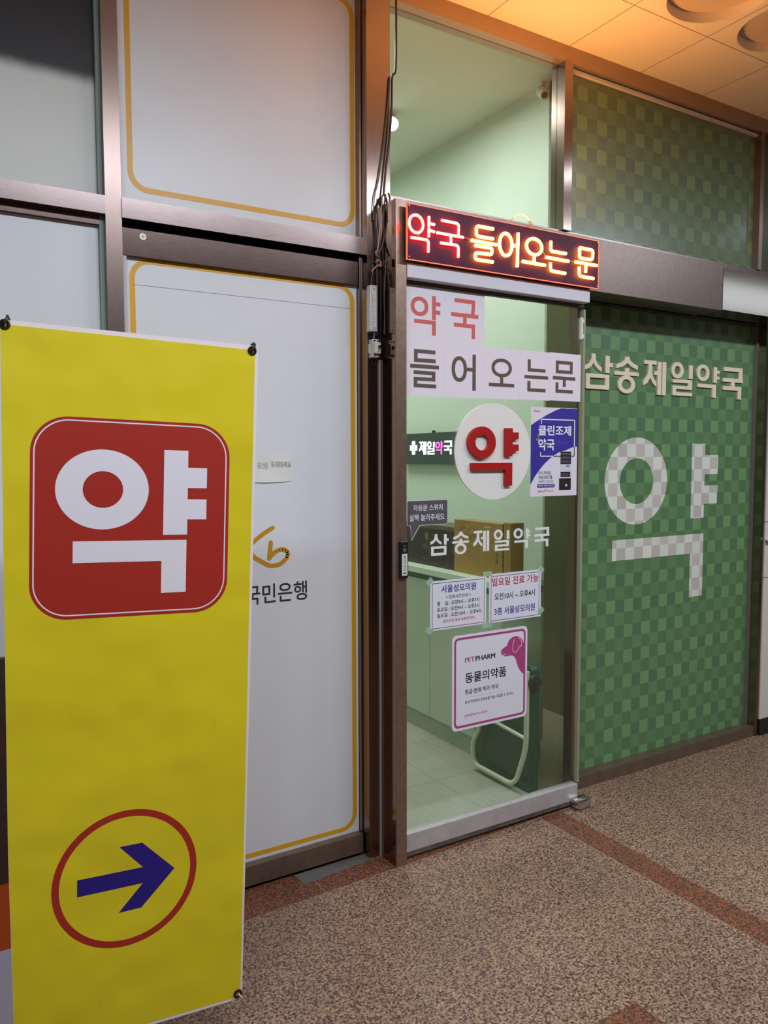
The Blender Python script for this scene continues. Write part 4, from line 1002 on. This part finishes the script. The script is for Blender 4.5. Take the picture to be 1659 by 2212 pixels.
bm = B(); tube(bm, [(0.46, -0.565, 0.955), (0.45, -0.48, 0.45), (0.43, -0.33, 0.008)], 0.006, res=8)
obj('foot', bm, BLACK, bs, smooth=True)
# second board at the left edge
t = thing('sign_board', 'brown, orange and white board edge peeking out left of the yellow banner', 'sign', (-0.05, -0.40, 0))
obj('brown_panel', boxes((-0.35, -0.42, 0.458, 0.21, -0.40, 1.02)), mat('board_brown', (70, 50, 42), 0.5, var=0.2, vscale=20), t)
obj('orange_panel', boxes((-0.35, -0.42, 0.29, 0.21, -0.40, 0.458)), mat('board_orange', (206, 84, 30), 0.5), t)
obj('white_panel', boxes((-0.35, -0.42, 0.0, 0.21, -0.40, 0.29)), mat('board_white', (206, 206, 226), 0.5), t)

# ------------------------------------------------------------------ floor bits
bm = B(); prism(bm, Frame((0, 0, 0), (1, 0, 0), (0, 1, 0)), [(1.131, 0.004), (1.135, -0.068), (1.44, -0.042), (1.432, 0.004)], 0.0, 0.0012)
tag(obj('floor_tape', bm, mat('grey_tape', (104, 102, 98), 0.5, var=0.2), loc=(1.28, -0.03, 0)), 'strip of grey tape on the floor under the white door', 'tape')
t = thing('door_stop', 'small chrome door stop on the granite at the foot of the glass door', 'door stop', (2.41, -0.13, 0))
obj('body', boxes((2.372, -0.165, 0.004, 2.455, -0.110, 0.046), bev=0.012), CHROME, t, smooth=True)
obj('base', boxes((2.378, -0.160, 0, 2.450, -0.115, 0.006)), mat('stop_grey', (120, 112, 108), 0.4, 0.6), t)

# ------------------------------------------------------------------ ceiling downlights
for (x, y), lab in zip(WELLS, ('round recessed ceiling light glowing orange, cut by the top edge of the picture', 'round recessed ceiling light glowing orange, cut by the right edge of the picture')):
    t = thing('downlight', lab, 'ceiling light', (x, y, 3.226), 'round recessed ceiling lights')
    bm = B(); lathe(bm, (x, y, 3.2265), (0, 0, 1), [(0.1925, 0.0), (0.1925, 0.044), (0.190, 0.044), (0.190, 0.0)], 64, caps=False)
    obj('well', bm, mat('downlight_ring', (236, 228, 220), 0.4), t, smooth=True)
    bm = B(); lathe(bm, (x, y, 3.2265), (0, 0, 1), [(0.1895, 0.040), (0.1895, 0.044)], 64)
    obj('diffuser', bm, mat('downlight_diffuser', (196, 180, 164), 0.5), t)

# ------------------------------------------------------------------ inside the shop
CT = mat('counter_mint', (190, 204, 184), 0.4); 
c_ = thing('counter', 'mint green shop counter carrying the gift boxes', 'counter', (2.5, 0.9, 0))
obj('plinth', boxes((2.385, 0.36, 0.0, 2.64, 2.4, 0.10)), mat('plinth_mint', (160, 176, 156), 0.5), c_)
for y0, y1 in ((0.345, 0.938), (0.942, 1.52), (1.524, 2.4)):
    obj('front_panel', boxes((2.37, y0, 0.10, 2.64, y1, 0.845)), CT, c_)
obj('worktop', boxes((2.352, 0.35, 0.878, 2.64, 2.4, 0.913), bev=0.003), mat('counter_top', (222, 236, 214), 0.35), c_)
obj('shadow_gap', boxes((2.38, 0.35, 0.845, 2.64, 2.4, 0.878)), mat('gap_shade_grey', (96, 108, 94), 0.6), c_)  # recessed strip; its shadow line is put into the grey
# gift boxes
GOLD = mat('gold_box', (178, 136, 64), 0.4, 0.0, var=0.15, vscale=9)
t = thing('gift_box', 'upright gold gift box on the counter behind the white vinyl name', 'box', (2.46, 0.56, 0.913))
obj('body', boxes((2.42, 0.400, 0.913, 2.495, 0.790, 1.187), bev=0.002), GOLD, t)
obj('lid', boxes((2.417, 0.336, 0.913, 2.498, 0.388, 1.195), bev=0.002), GOLD, t)
obj('lid_gap', boxes((2.424, 0.388, 0.916, 2.49, 0.400, 1.183)), mat('box_brown', (74, 50, 28), 0.5), t)
FX = side(2.42)
bm = B()
text(bm, FX, '수', (-0.452, 1.02, -0.434, 1.045), 0.0, 0.0005); text(bm, FX, '율', (-0.452, 0.99, -0.434, 1.015), 0.0, 0.0005)
obj('lettering', bm, INK, t); bm = B(); text(bm, FX, '경', (-0.63, 1.125, -0.615, 1.145), 0.0, 0.0005); text(bm, FX, '옥', (-0.63, 1.10, -0.615, 1.12), 0.0, 0.0005)
obj('lettering', bm, INK, t)
bm = B(); text(bm, FX, 'KJSONG', (-0.535, 1.158, -0.49, 1.168), 0.0, 0.0005, 0.01)
obj('maker_lettering', bm, WHITE, t)
bm = B(); random.seed(3)
for k in range(7):
    cy, cz, rr = -0.72+0.05*random.random()*3, 1.02+0.12*random.random(), 0.02+0.03*random.random()
    stroke(bm, FX, [(cy+rr*math.cos(a*0.5), cz+rr*1.2*math.sin(a*0.5)) for a in range(9)], 0.0012, 0, 0.0004, caps=False)
obj('line_drawing', bm, mat('gold_line', (112, 84, 36), 0.4, 0.2), t)
t = thing('gift_box', 'dark brown gift box on the counter behind the gold one', 'box', (2.5, 1.05, 0.913))
obj('body', boxes((2.43, 0.792, 0.913, 2.60, 1.30, 1.118), bev=0.002), mat('dark_box', (52, 34, 30), 0.3, var=0.1), t)
obj('lid', boxes((2.428, 0.7915, 1.118, 2.602, 1.302, 1.142), bev=0.002), mat('dark_box_lid', (104, 88, 62), 0.35), t)
FX2 = side(2.43)
bm = B(); stroke(bm, FX2, [(-1.06, 1.03), (-1.06, 1.055)], 0.004, 0, 0.0005); prism(bm, FX2, ell(-1.06, 1.075, 0.016, 0.022, 16), 0, 0.0005)
text(bm, FX2, '에스파', (-1.10, 1.0, -0.98, 1.03), 0, 0.0005, 0.0)
obj('gilt_print', bm, mat('gilt', (140, 124, 70), 0.4, 0.3), t)
bm = B(); text(bm, FX2, '정관장약국', (-1.11, 0.945, -1.05, 0.953), 0, 0.0005, 0.0); obj('small_lettering', bm, mat('gilt2', (150, 130, 100), 0.4), t)
# lit shop name board on the side wall
t = thing('led_sign', 'dark board with lit white and pink letters on the mint wall', 'sign', (3.18, 2.04, 1.462))
obj('board', boxes((3.155, 1.742, 1.463, 3.21, 2.46, 1.686), bev=0.002), mat('led_board', (52, 64, 58), 0.25), t)
obj('bracket', boxes((3.17, 2.06, 1.686, 3.19, 2.075, 1.702)), BLACK, t)
FL = side(3.155)
LW = mat('led_white', (240, 240, 255), 0.4, emit=(0.86, 0.88, 1.0), es=1.6); LP = mat('led_pink', (255, 90, 220), 0.4, emit=(1.0, 0.16, 0.75), es=1.3)
bm = B(); prism(bm, FL, [(-2.332, 1.562), (-2.305, 1.562), (-2.305, 1.532), (-2.268, 1.532), (-2.268, 1.562), (-2.241, 1.562), (-2.241, 1.602), (-2.268, 1.602), (-2.268, 1.632), (-2.305, 1.632), (-2.305, 1.602), (-2.332, 1.602)], 0, 0.004); obj('white_cross', bm, LW, t)
for ch, bx in (('제', (-2.212, 1.532, -2.123, 1.626)), ('일', (-2.110, 1.532, -2.020, 1.626)), ('국', (-1.903, 1.532, -1.813, 1.626))):
    bm = B(); syllable(bm, FL, ch, bx, 0, 0.004); obj('white_letter', bm, LW, t)
bm = B(); text(bm, FL, '약', (-2.008, 1.533, -1.917, 1.625), 0, 0.004, 0.012); obj('pink_letter', bm, LP, t)
# security camera
t = thing('security_camera', 'small white security camera high on the wall behind the transom', 'camera', (3.17, 0.98, 3.56))
bm = B(); lathe(bm, (3.208, 0.98, 3.64), (-1, 0, 0), [(0.03, 0), (0.03, 0.012), (0.012, 0.016), (0.012, 0.05)], 16); obj('mount', bm, WPL, t)
bm = B(); lathe(bm, (3.17, 1.0, 3.61), (-0.25, -0.75, -0.6), [(0.02, 0), (0.028, 0.01), (0.028, 0.085), (0.024, 0.09)], 18); obj('body', bm, WPL, t, smooth=True)
bm = B(); lathe(bm, (3.17-0.0225, 1.0-0.0675, 3.61-0.054), (-0.25, -0.75, -0.6), [(0.018, 0), (0.016, 0.006)], 16); obj('lens', bm, BLACK, t)
t = thing('shop_spotlight', 'small bright white spotlight on the shop ceiling beside the steel column', 'spotlight', (2.63, 1.71, 3.65))
bm = B(); lathe(bm, (2.66, 1.80, 3.65), (0, 0, -1), [(0.03, 0), (0.03, 0.01), (0.008, 0.014), (0.008, 0.03)], 16); obj('mount', bm, WPL, t)
bm = B(); lathe(bm, (2.66, 1.79, 3.605), (-0.45, -0.75, -0.45), [(0.03, -0.02), (0.045, 0.0), (0.045, 0.07), (0.042, 0.072)], 24); obj('body', bm, WPL, t, smooth=True)
bm = B(); lathe(bm, Vector((2.66, 1.79, 3.605))+Vector((-0.45, -0.75, -0.45)).normalized()*0.0725, (-0.45, -0.75, -0.45), [(0.041, 0), (0.03, 0.006), (0.0, 0.008)], 24); obj('lens', bm, mat('spot_lens', (250, 252, 255), 0.3, emit=(0.85, 0.95, 1.0), es=5.0), t, smooth=True)
# folded platform trolley
t = thing('platform_trolley', 'green platform trolley folded upright behind the glass door', 'trolley', (2.35, 0.26, 0))
GD = mat('trolley_green', (18, 80, 56), 0.4, var=0.15, vscale=6)
FT = side(2.317)
bm = B(); prism(bm, FT, [(-0.478, 0.006), (-0.085, 0.0), (-0.072, 0.012), (-0.070, 0.560), (-0.085, 0.585), (-0.46, 0.585), (-0.475, 0.57), (-0.482, 0.02)], -0.050, 0.0)
bmesh.ops.bevel(bm, geom=list(bm.edges), offset=0.006, segments=2, profile=0.5, affect='EDGES')
dk = obj('deck', bm, GD, t)
bm = B(); band(bm, FT, rrect_pts(-0.463, 0.028, -0.10, 0.56, 0.02, 5), rrect_pts(-0.459, 0.032, -0.104, 0.556, 0.018, 5), 0.0, 0.0015)
obj('deck_groove', bm, mat('trolley_green_line', (36, 110, 80), 0.4), dk)
for y in (0.46, 0.11):
    bm = B(); lathe(bm, FT(-y, 0.055, 0), FT.n, [(0.014, 0), (0.014, 0.002), (0.006, 0.003)], 14); obj('rubber_stud', bm, mat('stud_green', (18, 64, 48), 0.5), dk)
TUBE = mat('cream_tube', (206, 216, 190), 0.35)
bm = B()
pth = round_corners([(2.287, 0.068, 0.565), (2.284, 0.066, 0.22), (2.28, 0.135, 0.026), (2.28, 0.435, 0.028), (2.282, 0.448, 0.13), (2.285, 0.395, 0.215), (2.287, 0.392, 0.56)], 0.06, 6)
tube(bm, pth, 0.0115, smooth=False, res=12)
obj('handle', bm, TUBE, t, smooth=True)
bm = B(); tube(bm, [(2.285, 0.067, 0.262), (2.285, 0.393, 0.285)], 0.009, smooth=False, res=10); obj('crossbar', bm, TUBE, t, smooth=True)
bm = B(); lathe(bm, (2.317, 0.055, 0.515), (0, -1, 0), [(0.012, -0.012), (0.030, -0.012), (0.034, -0.006), (0.034, 0.006), (0.030, 0.012), (0.010, 0.012), (0.008, 0.018)], 24)
obj('caster', bm, mat('caster_black', (46, 46, 48), 0.4), t, smooth=True)
